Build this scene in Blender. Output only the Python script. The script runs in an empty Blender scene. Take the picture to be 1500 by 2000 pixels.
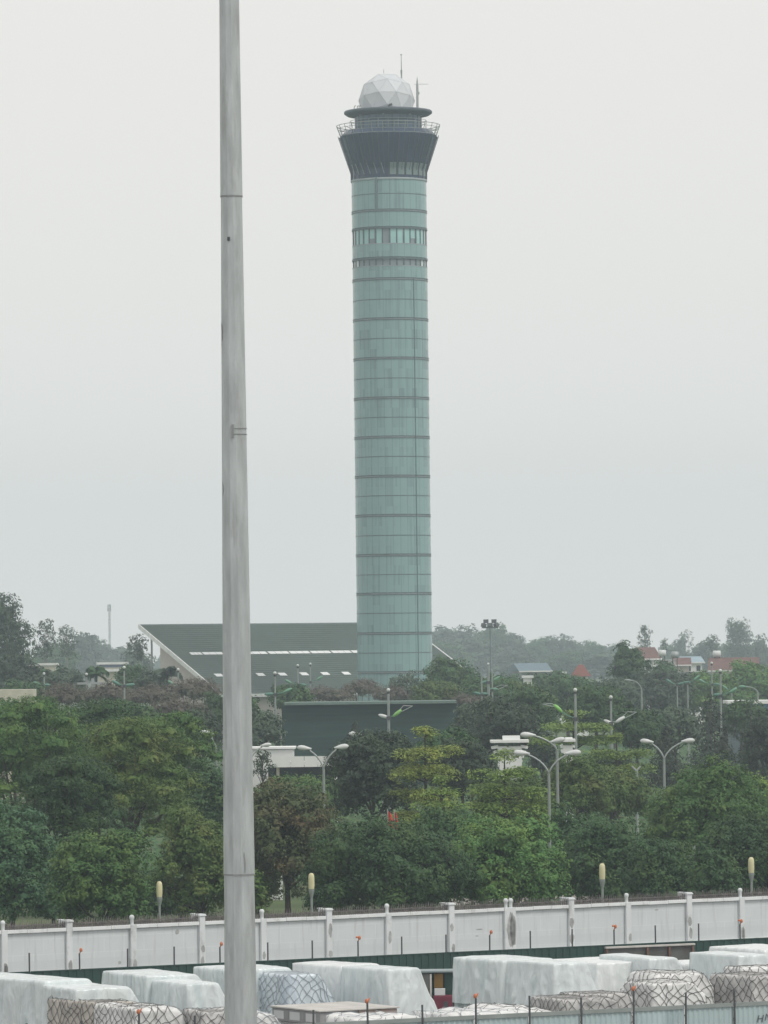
import bpy, math, random
import numpy as np
from mathutils import Vector, Matrix, noise

scene = bpy.context.scene
COL = scene.collection
R = math.radians

# ------------------------------------------------------------------ camera
F = 10000.0                     # focal length in photo pixels (photo 1500 x 2000)
CAM_H = 14.0
PITCH = math.atan(275.0 / F)
ROLL = 0.0122
cam_data = bpy.data.cameras.new("camera")
cam_data.sensor_fit = 'VERTICAL'
cam_data.sensor_height = 24.0
cam_data.sensor_width = 18.0
cam_data.lens = 24.0 * F / 2000.0
cam_data.clip_start = 1.0
cam_data.clip_end = 30000.0
cam = bpy.data.objects.new("camera", cam_data)
COL.objects.link(cam)
CAM_R = Matrix.Rotation(math.pi / 2 + PITCH, 3, 'X') @ Matrix.Rotation(-ROLL, 3, 'Z')
cam.matrix_world = Matrix.Translation((0, 0, CAM_H)) @ CAM_R.to_4x4()
scene.camera = cam

# ------------------------------------------------------------------ world, sun, exposure
SUN_EL, SUN_AZ = R(52), R(128)          # behind the camera, to the right
w = bpy.data.worlds.new("World")
scene.world = w
w.use_nodes = True
nt = w.node_tree
nt.nodes.clear()
sky = nt.nodes.new("ShaderNodeTexSky")
sky.sky_type = 'NISHITA'
sky.sun_disc = False
sky.sun_elevation = SUN_EL
sky.sun_rotation = SUN_AZ
sky.air_density = 2.0
sky.dust_density = 6.0
mix = nt.nodes.new("ShaderNodeMix")
mix.data_type = 'RGBA'
mix.inputs[0].default_value = 0.95       # overcast: an even grey cloud layer hides the blue
mix.inputs[7].default_value = (9.15, 9.0, 8.7, 1)
bg = nt.nodes.new("ShaderNodeBackground")
bg.inputs[1].default_value = 0.1
wo = nt.nodes.new("ShaderNodeOutputWorld")
nt.links.new(sky.outputs[0], mix.inputs[6])
nt.links.new(mix.outputs[2], bg.inputs[0])
nt.links.new(bg.outputs[0], wo.inputs[0])

sun_data = bpy.data.lights.new("sun", 'SUN')
sun_data.energy = 1.5
sun_data.angle = R(18)
sun_data.color = (1.0, 0.965, 0.91)
sun = bpy.data.objects.new("sun", sun_data)
COL.objects.link(sun)
sdir = Vector((math.sin(SUN_AZ) * math.cos(SUN_EL), math.cos(SUN_AZ) * math.cos(SUN_EL), math.sin(SUN_EL)))
sun.rotation_euler = sdir.to_track_quat('Z', 'Y').to_euler()

scene.view_settings.view_transform = 'Standard'
scene.view_settings.look = 'None'
scene.view_settings.exposure = 0.0
scene.view_settings.gamma = 1.0
scene.render.engine = 'CYCLES'
scene.cycles.use_denoising = True
scene.render.filter_size = 1.9            # the telephoto picture is a little soft
scene.cycles.max_bounces = 8
scene.cycles.volume_bounces = 3
scene.cycles.transparent_max_bounces = 12

# ------------------------------------------------------------------ pixel <-> world helpers
CAM_P = Vector((0, 0, CAM_H))


def ray(px, py):
    return CAM_R @ Vector(((px - 750.0) / F, (1000.0 - py) / F, -1.0))


def P(px, py, Y):
    d = ray(px, py)
    return CAM_P + d * (Y / d.y)


def onz(px, py, z):
    d = ray(px, py)
    return CAM_P + d * ((z - CAM_H) / d.z)


def proj(p):
    d = CAM_R.transposed() @ (Vector(p) - CAM_P)
    return 750.0 + F * d.x / -d.z, 1000.0 - F * d.y / -d.z


def on_line(p0, p1, px, z):
    """the point of the ground line p0-p1 that stands in photo column px"""
    lo, hi = -1.5, 2.5
    for _ in range(50):
        m = (lo + hi) / 2
        q = p0 + (p1 - p0) * m
        if proj((q.x, q.y, z))[0] < px:
            lo = m
        else:
            hi = m
    q = p0 + (p1 - p0) * lo
    return Vector((q.x, q.y, 0))


# ------------------------------------------------------------------ materials
def new_mat(name):
    m = bpy.data.materials.new(name)
    m.use_nodes = True
    n = m.node_tree.nodes
    b = n["Principled BSDF"]
    return m, m.node_tree, b


def mat(name, c, rough=0.7, metal=0.0, var=0.12, scale=1.5, stretch=(1, 1, 1), dirt=None, dirt_amt=0.0,
        dirt_scale=0.8, bump=0.0, bump_scale=8.0, spec=0.4, trans=0.0, crinkle=0.0):
    """base colour with soft procedural variation and optional dirt of its own shape"""
    m, t, b = new_mat(name)
    N, L = t.nodes, t.links
    tc = N.new("ShaderNodeTexCoord")
    mp = N.new("ShaderNodeMapping")
    mp.inputs["Scale"].default_value = stretch
    L.new(tc.outputs["Object"], mp.inputs[0])
    nz = N.new("ShaderNodeTexNoise")
    nz.inputs["Scale"].default_value = scale
    nz.inputs["Detail"].default_value = 5
    L.new(mp.outputs[0], nz.inputs["Vector"])
    rp = N.new("ShaderNodeValToRGB")
    rp.color_ramp.elements[0].position = 0.3
    rp.color_ramp.elements[1].position = 0.7
    rp.color_ramp.elements[0].color = tuple(x * (1 - var) for x in c) + (1,)
    rp.color_ramp.elements[1].color = tuple(min(1, x * (1 + var)) for x in c) + (1,)
    L.new(nz.outputs[0], rp.inputs[0])
    out = rp.outputs[0]
    if dirt is not None:
        nd = N.new("ShaderNodeTexNoise")
        nd.inputs["Scale"].default_value = dirt_scale
        nd.inputs["Detail"].default_value = 7
        nd.inputs["Roughness"].default_value = 0.65
        L.new(mp.outputs[0], nd.inputs["Vector"])
        r2 = N.new("ShaderNodeValToRGB")
        r2.color_ramp.elements[0].position = 0.62 - 0.25 * dirt_amt
        r2.color_ramp.elements[1].position = 0.80 - 0.25 * dirt_amt
        L.new(nd.outputs[0], r2.inputs[0])
        mx = N.new("ShaderNodeMix")
        mx.data_type = 'RGBA'
        L.new(r2.outputs[0], mx.inputs[0])
        L.new(out, mx.inputs[6])
        mx.inputs[7].default_value = tuple(dirt) + (1,)
        out = mx.outputs[2]
    L.new(out, b.inputs["Base Color"])
    b.inputs["Roughness"].default_value = rough
    b.inputs["Metallic"].default_value = metal
    b.inputs["Specular IOR Level"].default_value = spec
    if bump > 0:
        nb = N.new("ShaderNodeTexNoise")
        nb.inputs["Scale"].default_value = bump_scale
        nb.inputs["Detail"].default_value = 4
        L.new(mp.outputs[0], nb.inputs["Vector"])
        bp = N.new("ShaderNodeBump")
        bp.inputs["Strength"].default_value = bump
        bp.inputs["Distance"].default_value = 0.05
        L.new(nb.outputs[0], bp.inputs["Height"])
        L.new(bp.outputs[0], b.inputs["Normal"])
    if crinkle > 0:      # creased film: flat facets meeting at sharp edges
        wz = N.new("ShaderNodeTexNoise")
        wz.inputs["Scale"].default_value = 0.8
        L.new(tc.outputs["Object"], wz.inputs["Vector"])
        va = N.new("ShaderNodeVectorMath")
        va.operation = 'MULTIPLY_ADD'
        va.inputs[1].default_value = (1.2, 1.2, 1.2)
        L.new(wz.outputs["Color"], va.inputs[0])
        L.new(mp.outputs[0], va.inputs[2])
        hs = None
        for sc_, st in ((1.3, 1.0), (3.2, .45)):
            vo = N.new("ShaderNodeTexVoronoi")
            vo.inputs["Scale"].default_value = sc_
            L.new(va.outputs[0], vo.inputs["Vector"])
            mm = N.new("ShaderNodeMath")
            mm.operation = 'MULTIPLY'
            mm.inputs[1].default_value = st
            L.new(vo.outputs["Distance"], mm.inputs[0])
            if hs is None:
                hs = mm.outputs[0]
            else:
                ad = N.new("ShaderNodeMath")
                L.new(hs, ad.inputs[0])
                L.new(mm.outputs[0], ad.inputs[1])
                hs = ad.outputs[0]
        b2 = N.new("ShaderNodeBump")
        b2.inputs["Strength"].default_value = crinkle
        b2.inputs["Distance"].default_value = 0.12
        L.new(hs, b2.inputs["Height"])
        if bump > 0:
            L.new(bp.outputs[0], b2.inputs["Normal"])
        L.new(b2.outputs[0], b.inputs["Normal"])
    if trans > 0:
        tr = N.new("ShaderNodeBsdfTranslucent")
        L.new(out, tr.inputs[0])
        ms = N.new("ShaderNodeMixShader")
        ms.inputs[0].default_value = trans
        L.new(b.outputs[0], ms.inputs[1])
        L.new(tr.outputs[0], ms.inputs[2])
        L.new(ms.outputs[0], N["Material Output"].inputs[0])
    return m


def leaf_mat(name, c1, c2, c3, nscale=0.6, trans=0.14):
    """foliage: each leaf its own tone between c1 and c2, sprays of c3 here and there"""
    m, t, b = new_mat(name)
    N, L = t.nodes, t.links
    g = N.new("ShaderNodeNewGeometry")
    oi = N.new("ShaderNodeObjectInfo")
    tc = N.new("ShaderNodeTexCoord")
    nz = N.new("ShaderNodeTexNoise")
    nz.inputs["Scale"].default_value = nscale
    nz.inputs["Detail"].default_value = 3
    L.new(tc.outputs["Object"], nz.inputs["Vector"])
    m1 = N.new("ShaderNodeMix")
    m1.data_type = 'RGBA'
    L.new(g.outputs["Random Per Island"], m1.inputs[0])
    m1.inputs[6].default_value = tuple(c1) + (1,)
    m1.inputs[7].default_value = tuple(c2) + (1,)
    rp = N.new("ShaderNodeValToRGB")
    rp.color_ramp.elements[0].position = 0.48
    rp.color_ramp.elements[1].position = 0.66
    L.new(nz.outputs[0], rp.inputs[0])
    m2 = N.new("ShaderNodeMix")
    m2.data_type = 'RGBA'
    L.new(rp.outputs[0], m2.inputs[0])
    L.new(m1.outputs[2], m2.inputs[6])
    m2.inputs[7].default_value = tuple(c3) + (1,)
    hs = N.new("ShaderNodeHueSaturation")
    mr = N.new("ShaderNodeMapRange")
    mr.inputs[3].default_value = 0.82
    mr.inputs[4].default_value = 1.18
    L.new(oi.outputs["Random"], mr.inputs[0])
    L.new(mr.outputs[0], hs.inputs["Value"])
    L.new(m2.outputs[2], hs.inputs["Color"])
    L.new(hs.outputs[0], b.inputs["Base Color"])
    b.inputs["Roughness"].default_value = 0.6
    b.inputs["Specular IOR Level"].default_value = 0.25
    tr = N.new("ShaderNodeBsdfTranslucent")
    L.new(hs.outputs[0], tr.inputs[0])
    ms = N.new("ShaderNodeMixShader")
    ms.inputs[0].default_value = trans
    L.new(b.outputs[0], ms.inputs[1])
    L.new(tr.outputs[0], ms.inputs[2])
    L.new(ms.outputs[0], N["Material Output"].inputs[0])
    return m


M = {}
M['galv'] = mat("galvanised_steel", (0.45, 0.48, 0.485), 0.42, 0.4, 0.16, 2.2, (3, 3, 0.5), (0.33, 0.34, 0.335), 0.34, 1.3, bump=.25, bump_scale=9)
M['galv_new'] = mat("pale_steel", (0.36, 0.39, 0.39), 0.5, 0.3, 0.08, 2.0)
M['seam'] = mat("seam_dirt", (0.26, 0.27, 0.27), 0.8)
M['lamp_white'] = mat("lamp_white", (0.62, 0.64, 0.64), 0.35)
M['pole_green'] = mat("green_painted_steel", (0.10, 0.23, 0.18), 0.5)
M['lantern_green'] = mat("lantern_green", (0.14, 0.30, 0.20), 0.4)
M['lantern_lime'] = mat("lantern_lime", (0.22, 0.48, 0.13), 0.4)
M['pole_grey'] = mat("pole_grey", (0.27, 0.30, 0.29), 0.55, 0.2)
M['dark_metal'] = mat("dark_metal", (0.07, 0.075, 0.08), 0.6)
M['white_wall'] = mat("white_render", (0.76, 0.77, 0.76), 0.85, 0, 0.05, 0.8, (1, 1, 1), (0.5, 0.5, 0.48), 0.12, 0.9)
M['cream_wall'] = mat("cream_render", (0.52, 0.50, 0.41), 0.85)
M['pink_wall'] = mat("pale_pink_render", (0.50, 0.455, 0.42), 0.85, 0, 0.06)
M['green_net'] = mat("dark_green_cladding", (0.016, 0.050, 0.042), 0.8, 0, 0.3, 0.5, (0.25, 1, 6), (0.03, 0.062, 0.06), 0.3, 0.4)
M['green_net_edge'] = mat("green_cladding_edge", (0.14, 0.20, 0.18), 0.8)
M['green_sheet'] = mat("green_hoarding", (0.02, 0.058, 0.048), 0.6, 0, 0.18, 0.7)
M['grey_sheet'] = mat("grey_rusty_sheet", (0.10, 0.105, 0.10), 0.7, 0, 0.3, 1.4, (1, 1, 1), (0.11, 0.06, 0.04), 0.25, 0.9)
M['rust'] = mat("rusty_steel", (0.14, 0.085, 0.065), 0.85, 0, 0.3, 3)
M['orange'] = mat("orange_plastic", (0.52, 0.17, 0.08), 0.4)
M['yellow_board'] = mat("ochre_board", (0.36, 0.21, 0.06), 0.8)
M['maroon'] = mat("maroon_paint", (0.16, 0.022, 0.045), 0.6)
M['red_cloth'] = mat("red_cloth", (0.66, 0.07, 0.05), 0.8)
M['yellow_paint'] = mat("yellow_paint", (0.62, 0.36, 0.04), 0.6)
M['tarp'] = mat("white_plastic_sheet", (0.74, 0.77, 0.775), 0.24, 0, 0.05, 1.6, (1.7, 1.7, 0.4), (0.60, 0.65, 0.66), 0.2, 1.1, spec=.6, crinkle=.5)
M['tarp_blue'] = mat("bluish_plastic_sheet", (0.60, 0.675, 0.73), 0.24, 0, 0.10, 1.6, (1.7, 1.7, 0.4), (0.47, 0.56, 0.66), 0.4, 0.9, spec=.6, crinkle=.5)
M['tarp_grey'] = mat("greyish_plastic_sheet", (0.66, 0.715, 0.725), 0.24, 0, 0.08, 1.6, (1.7, 1.7, 0.4), (0.50, 0.57, 0.59), 0.35, 0.9, spec=.6, crinkle=.5)
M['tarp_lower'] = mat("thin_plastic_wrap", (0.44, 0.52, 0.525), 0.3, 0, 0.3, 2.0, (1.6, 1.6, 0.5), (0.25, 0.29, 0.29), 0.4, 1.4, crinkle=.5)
M['wrap_white'] = mat("white_film", (0.74, 0.74, 0.735), 0.35, 0, 0.06, 3.0, (1, 1, 1), (0.50, 0.49, 0.48), 0.35, 1.7, crinkle=.35)
M['wrap_grey'] = mat("grey_wrapped_cartons", (0.50, 0.49, 0.485), 0.6, 0, 0.3, 2.2, (1, 1, 1), (0.55, 0.54, 0.53), 0.4, 1.3, 0.8, 4.0)
M['wrap_brown'] = mat("brown_wrapped_cartons", (0.47, 0.435, 0.395), 0.6, 0, 0.25, 2.2, (1, 1, 1), (0.5, 0.48, 0.45), 0.3, 1.3, 0.6, 4.0)
M['net'] = mat("net_webbing", (0.10, 0.10, 0.098), 0.9)
M['net_grey'] = mat("faded_net_webbing", (0.28, 0.31, 0.34), 0.9)
M['carton'] = mat("grey_carton", (0.28, 0.28, 0.285), 0.8, 0, 0.15, 2)
M['carton_label'] = mat("carton_label", (0.58, 0.59, 0.6), 0.7, 0, 0.06)
M['ink'] = mat("faded_ink", (0.18, 0.18, 0.19), 0.8)
M['board'] = mat("grey_board", (0.50, 0.485, 0.46), 0.85)
M['tanboard'] = mat("tan_board", (0.36, 0.28, 0.25), 0.85)
M['pallet'] = mat("pallet_metal", (0.32, 0.33, 0.33), 0.5, 0.5)
M['stain'] = mat("grey_stain", (0.36, 0.37, 0.365), 0.9, 0, 0.25, 3.0)
M['spike'] = mat("rusty_spikes", (0.17, 0.155, 0.15), 0.8, 0, 0.3, 5)
M['bark'] = mat("bark", (0.06, 0.05, 0.042), 0.95, 0, 0.3, 3, (2, 2, 0.5))
M['bark_pale'] = mat("pale_bark", (0.26, 0.24, 0.215), 0.95, 0, 0.25, 2, (2, 2, 0.5))
M['asphalt'] = mat("concrete_apron", (0.22, 0.22, 0.215), 0.9, 0, 0.15, 0.4)
M['road'] = mat("pale_road", (0.30, 0.285, 0.25), 0.95, 0, 0.1, 0.6)
M['grass'] = mat("grass_ground", (0.07, 0.105, 0.036), 0.95, 0, 0.35, 0.15, (1, 1, 1), (0.13, 0.135, 0.06), 0.3, 0.05)
M['tile_red'] = mat("red_tiles", (0.155, 0.09, 0.08), 0.85, 0, 0.15, 1)
M['tile_bright'] = mat("bright_red_tiles", (0.20, 0.08, 0.065), 0.8, 0, 0.1, 1)
M['roof_blue'] = mat("blue_grey_roof", (0.14, 0.20, 0.235), 0.6)
M['roof_sky'] = mat("pale_blue_roof", (0.28, 0.38, 0.43), 0.6)
M['blue_paint'] = mat("blue_paint", (0.10, 0.20, 0.42), 0.6)
M['glass_dark'] = mat("dark_window", (0.03, 0.04, 0.05), 0.15, 0, 0.05)
M['window_blue'] = mat("blue_grey_window_band", (0.11, 0.14, 0.20), 0.3)
M['lamp_yellow'] = mat("aged_diffuser", (0.62, 0.58, 0.36), 0.4, 0, 0.12, 2.5)
M['letter'] = mat("black_paint", (0.09, 0.10, 0.11), 0.8)

M['leaf_mid'] = leaf_mat("leaves_mid_green", (0.065, 0.151, 0.044), (0.098, 0.207, 0.057), (0.146, 0.241, 0.058))
M['leaf_dark'] = leaf_mat("leaves_dark_green", (0.040, 0.096, 0.038), (0.060, 0.132, 0.049), (0.080, 0.150, 0.045))
M['leaf_blue'] = leaf_mat("leaves_bluish_green", (0.050, 0.121, 0.061), (0.075, 0.158, 0.077), (0.084, 0.168, 0.062))
M['leaf_olive'] = leaf_mat("leaves_olive", (0.069, 0.130, 0.033), (0.099, 0.173, 0.043), (0.151, 0.190, 0.052))
M['leaf_rust'] = leaf_mat("leaves_rusty_olive", (0.067, 0.100, 0.040), (0.095, 0.124, 0.051), (0.190, 0.146, 0.078))
M['leaf_yellow'] = leaf_mat("leaves_yellow_green", (0.175, 0.235, 0.058), (0.230, 0.290, 0.075), (0.280, 0.315, 0.070))
M['leaf_lime'] = leaf_mat("leaves_lime_green", (0.125, 0.215, 0.048), (0.185, 0.280, 0.064), (0.235, 0.325, 0.068))
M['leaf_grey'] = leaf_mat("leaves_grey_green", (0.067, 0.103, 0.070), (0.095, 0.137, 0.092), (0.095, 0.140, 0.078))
M['leaf_purple'] = leaf_mat("leaves_dusky", (0.044, 0.072, 0.048), (0.062, 0.095, 0.063), (0.068, 0.106, 0.053))
M['leaf_conifer'] = leaf_mat("conifer_needles", (0.026, 0.043, 0.030), (0.039, 0.059, 0.041), (0.052, 0.065, 0.041), trans=0.1)
M['leaf_pink'] = leaf_mat("dry_pinkish_twigs", (0.118, 0.104, 0.084), (0.165, 0.142, 0.115), (0.110, 0.120, 0.075))


# glazed tower cladding: vertical panel joints every 15 degrees, each panel its own tone, streaks of its own
def cladding_mat():
    m, t, b = new_mat("tower_cladding")
    N, L = t.nodes, t.links
    tc = N.new("ShaderNodeTexCoord")
    sp = N.new("ShaderNodeSeparateXYZ")
    L.new(tc.outputs["Object"], sp.inputs[0])
    at = N.new("ShaderNodeMath")
    at.operation = 'ARCTAN2'
    L.new(sp.outputs[1], at.inputs[0])
    L.new(sp.outputs[0], at.inputs[1])
    sc = N.new("ShaderNodeMath")
    sc.operation = 'MULTIPLY'
    sc.inputs[1].default_value = 32 / (2 * math.pi)
    L.new(at.outputs[0], sc.inputs[0])
    fr = N.new("ShaderNodeMath")
    fr.operation = 'FRACT'
    L.new(sc.outputs[0], fr.inputs[0])
    fl = N.new("ShaderNodeMath")
    fl.operation = 'FLOOR'
    L.new(sc.outputs[0], fl.inputs[0])
    fz = N.new("ShaderNodeMath")
    fz.operation = 'MULTIPLY'
    fz.inputs[1].default_value = 1 / 3.06
    L.new(sp.outputs[2], fz.inputs[0])
    flz = N.new("ShaderNodeMath")
    flz.operation = 'FLOOR'
    L.new(fz.outputs[0], flz.inputs[0])
    cb = N.new("ShaderNodeCombineXYZ")
    L.new(fl.outputs[0], cb.inputs[0])
    L.new(flz.outputs[0], cb.inputs[1])
    wn = N.new("ShaderNodeTexWhiteNoise")
    wn.noise_dimensions = '2D'
    L.new(cb.outputs[0], wn.inputs["Vector"])
    # streaks
    mp = N.new("ShaderNodeMapping")
    mp.inputs["Scale"].default_value = (2.6, 2.6, 0.10)
    L.new(tc.outputs["Object"], mp.inputs[0])
    nz = N.new("ShaderNodeTexNoise")
    nz.inputs["Scale"].default_value = 1.0
    nz.inputs["Detail"].default_value = 6
    L.new(mp.outputs[0], nz.inputs["Vector"])
    nz2 = N.new("ShaderNodeTexNoise")
    nz2.inputs["Scale"].default_value = 0.16
    nz2.inputs["Detail"].default_value = 2
    L.new(tc.outputs["Object"], nz2.inputs["Vector"])
    add = N.new("ShaderNodeMath")
    add.operation = 'MULTIPLY_ADD'
    add.inputs[1].default_value = 0.48
    L.new(wn.outputs["Value"], add.inputs[0])
    L.new(nz.outputs[0], add.inputs[2])
    add2 = N.new("ShaderNodeMath")
    add2.operation = 'MULTIPLY_ADD'
    add2.inputs[1].default_value = 0.5
    L.new(nz2.outputs[0], add2.inputs[0])
    L.new(add.outputs[0], add2.inputs[2])
    rp = N.new("ShaderNodeValToRGB")
    rp.color_ramp.elements[0].position = 0.55
    rp.color_ramp.elements[1].position = 0.95
    rp.color_ramp.elements[0].color = (0.150, 0.235, 0.248, 1)
    rp.color_ramp.elements[1].color = (0.225, 0.365, 0.362, 1)
    L.new(add2.outputs[0], rp.inputs[0])
    # joints
    ga = N.new("ShaderNodeMath")
    ga.operation = 'LESS_THAN'
    ga.inputs[1].default_value = 0.06
    L.new(fr.outputs[0], ga.inputs[0])
    gm = N.new("ShaderNodeMath")
    gm.operation = 'MULTIPLY'
    gm.inputs[1].default_value = 0.5
    L.new(ga.outputs[0], gm.inputs[0])
    mx = N.new("ShaderNodeMix")
    mx.data_type = 'RGBA'
    L.new(gm.outputs[0], mx.inputs[0])
    L.new(rp.outputs[0], mx.inputs[6])
    mx.inputs[7].default_value = (0.10, 0.14, 0.145, 1)
    L.new(mx.outputs[2], b.inputs["Base Color"])
    b.inputs["Roughness"].default_value = 0.22
    b.inputs["Specular IOR Level"].default_value = 0.5
    return m


M['cladding'] = cladding_mat()
M['ring'] = mat("tower_ring", (0.10, 0.135, 0.15), 0.6, 0, 0.15, 2)
M['conduit'] = mat("conduit_paint", (0.12, 0.18, 0.195), 0.6)
M['ring_pale'] = mat("tower_ring_pale", (0.26, 0.31, 0.32), 0.6)
M['pane'] = mat("tower_pane", (0.33, 0.55, 0.54), 0.2, 0, 0.08, 0.6)
M['pane_sky'] = mat("tower_pane_sky", (0.55, 0.62, 0.62), 0.2, 0, 0.05, 0.6)  # edge panes: sky showing through them is put into the colour
M['pane_grey'] = mat("tower_pane_grey", (0.22, 0.26, 0.28), 0.35, 0, 0.08, 0.6)
M['cab'] = mat("cab_dark_glass", (0.018, 0.042, 0.088), 0.22, 0, 0.25, 0.35, (1, 1, 0.6), (0.05, 0.08, 0.12), 0.3, 0.3, spec=0.35)
M['cab_frame'] = mat("cab_frame", (0.04, 0.05, 0.062), 0.5)
M['cab_pane_sky'] = mat("cab_pane_sky", (0.15, 0.21, 0.205), 0.4, 0, 0.1, 0.5)  # pale green imitates sky seen through the far cab windows
M['room'] = mat("lookout_glass", (0.085, 0.145, 0.21), 0.3, 0, 0.2, 0.5)
M['disc'] = mat("roof_disc", (0.085, 0.105, 0.13), 0.6, 0, 0.12, 1)
M['radome'] = mat("radome_white", (0.58, 0.60, 0.63), 0.5, 0, 0.03, 0.6)
M['radome_seam'] = mat("radome_seam", (0.54, 0.56, 0.59), 0.6)
M['roof_green'] = mat("green_roof_sheets", (0.052, 0.083, 0.068), 0.65, 0, 0.12, 0.35, (1, 1, 1), (0.066, 0.098, 0.082), 0.3, 0.15)
M['skylight'] = mat("skylight_sheet", (0.72, 0.74, 0.74), 0.4, 0, 0.04)
M['fascia'] = mat("white_fascia", (0.72, 0.73, 0.72), 0.6)


def corrugated_mat(name, c, dirt):
    return mat(name, c, 0.45, 0.1, 0.08, 0.9, (1, 1, 0.4), dirt, 0.25, 0.8)


M['teal_sheet'] = corrugated_mat("pale_teal_sheet", (0.42, 0.52, 0.53), (0.30, 0.38, 0.40))


# painted block wall: faint joints of its own
def wall_mat():
    m, t, b = new_mat("painted_block_wall")
    N, L = t.nodes, t.links
    tc = N.new("ShaderNodeTexCoord")
    mp = N.new("ShaderNodeMapping")
    mp.inputs["Rotation"].default_value = (R(90), 0, 0)
    L.new(tc.outputs["Object"], mp.inputs[0])
    br = N.new("ShaderNodeTexBrick")
    br.inputs["Scale"].default_value = 1.0
    br.inputs["Brick Width"].default_value = 0.95
    br.inputs["Row Height"].default_value = 0.62
    br.inputs["Mortar Size"].default_value = 0.018
    br.inputs["Color1"].default_value = (0.615, 0.655, 0.67, 1)
    br.inputs["Color2"].default_value = (0.60, 0.64, 0.655, 1)
    br.inputs["Mortar"].default_value = (0.65, 0.69, 0.70, 1)
    L.new(mp.outputs[0], br.inputs["Vector"])
    nd = N.new("ShaderNodeTexNoise")
    nd.inputs["Scale"].default_value = 0.7
    nd.inputs["Detail"].default_value = 7
    L.new(tc.outputs["Object"], nd.inputs["Vector"])
    r2 = N.new("ShaderNodeValToRGB")
    r2.color_ramp.elements[0].position = 0.45
    r2.color_ramp.elements[1].position = 0.8
    r2.color_ramp.elements[1].color = (0.5, 0.5, 0.5, 1)
    L.new(nd.outputs[0], r2.inputs[0])
    mx = N.new("ShaderNodeMix")
    mx.data_type = 'RGBA'
    L.new(r2.outputs[0], mx.inputs[0])
    L.new(br.outputs[0], mx.inputs[6])
    mx.inputs[7].default_value = (0.51, 0.54, 0.55, 1)
    mp2 = N.new("ShaderNodeMapping")
    mp2.inputs["Scale"].default_value = (5.0, 5.0, 0.45)
    L.new(tc.outputs["Object"], mp2.inputs[0])
    ns = N.new("ShaderNodeTexNoise")
    ns.inputs["Scale"].default_value = 1.0
    ns.inputs["Detail"].default_value = 5
    L.new(mp2.outputs[0], ns.inputs["Vector"])
    r3 = N.new("ShaderNodeValToRGB")
    r3.color_ramp.elements[0].position = 0.55
    r3.color_ramp.elements[1].position = 0.78
    r3.color_ramp.elements[1].color = (0.9, 0.9, 0.9, 1)
    L.new(ns.outputs[0], r3.inputs[0])
    mx3 = N.new("ShaderNodeMix")
    mx3.data_type = 'RGBA'
    L.new(r3.outputs[0], mx3.inputs[0])
    L.new(mx.outputs[2], mx3.inputs[6])
    mx3.inputs[7].default_value = (0.46, 0.475, 0.475, 1)
    # the lower third was repainted a touch greyer
    sp = N.new("ShaderNodeSeparateXYZ")
    L.new(tc.outputs["Object"], sp.inputs[0])
    lt = N.new("ShaderNodeMath")
    lt.operation = 'LESS_THAN'
    lt.inputs[1].default_value = 1.62
    L.new(sp.outputs[2], lt.inputs[0])
    ml = N.new("ShaderNodeMath")
    ml.operation = 'MULTIPLY'
    ml.inputs[1].default_value = 0.5
    L.new(lt.outputs[0], ml.inputs[0])
    mx4 = N.new("ShaderNodeMix")
    mx4.data_type = 'RGBA'
    L.new(ml.outputs[0], mx4.inputs[0])
    L.new(mx3.outputs[2], mx4.inputs[6])
    mx4.inputs[7].default_value = (0.55, 0.585, 0.595, 1)
    L.new(mx4.outputs[2], b.inputs["Base Color"])
    b.inputs["Roughness"].default_value = 0.8
    return m


M['block'] = wall_mat()
M['pilaster'] = mat("painted_pilaster", (0.66, 0.69, 0.70), 0.85, 0, 0.05, 1.2, (1, 1, 0.6), (0.40, 0.405, 0.40), 0.38, 1.5)
M['coping'] = mat("painted_coping", (0.72, 0.745, 0.75), 0.85, 0, 0.06, 1.5, (1, 1, 1), (0.5, 0.5, 0.49), 0.25, 2.5)


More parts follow.
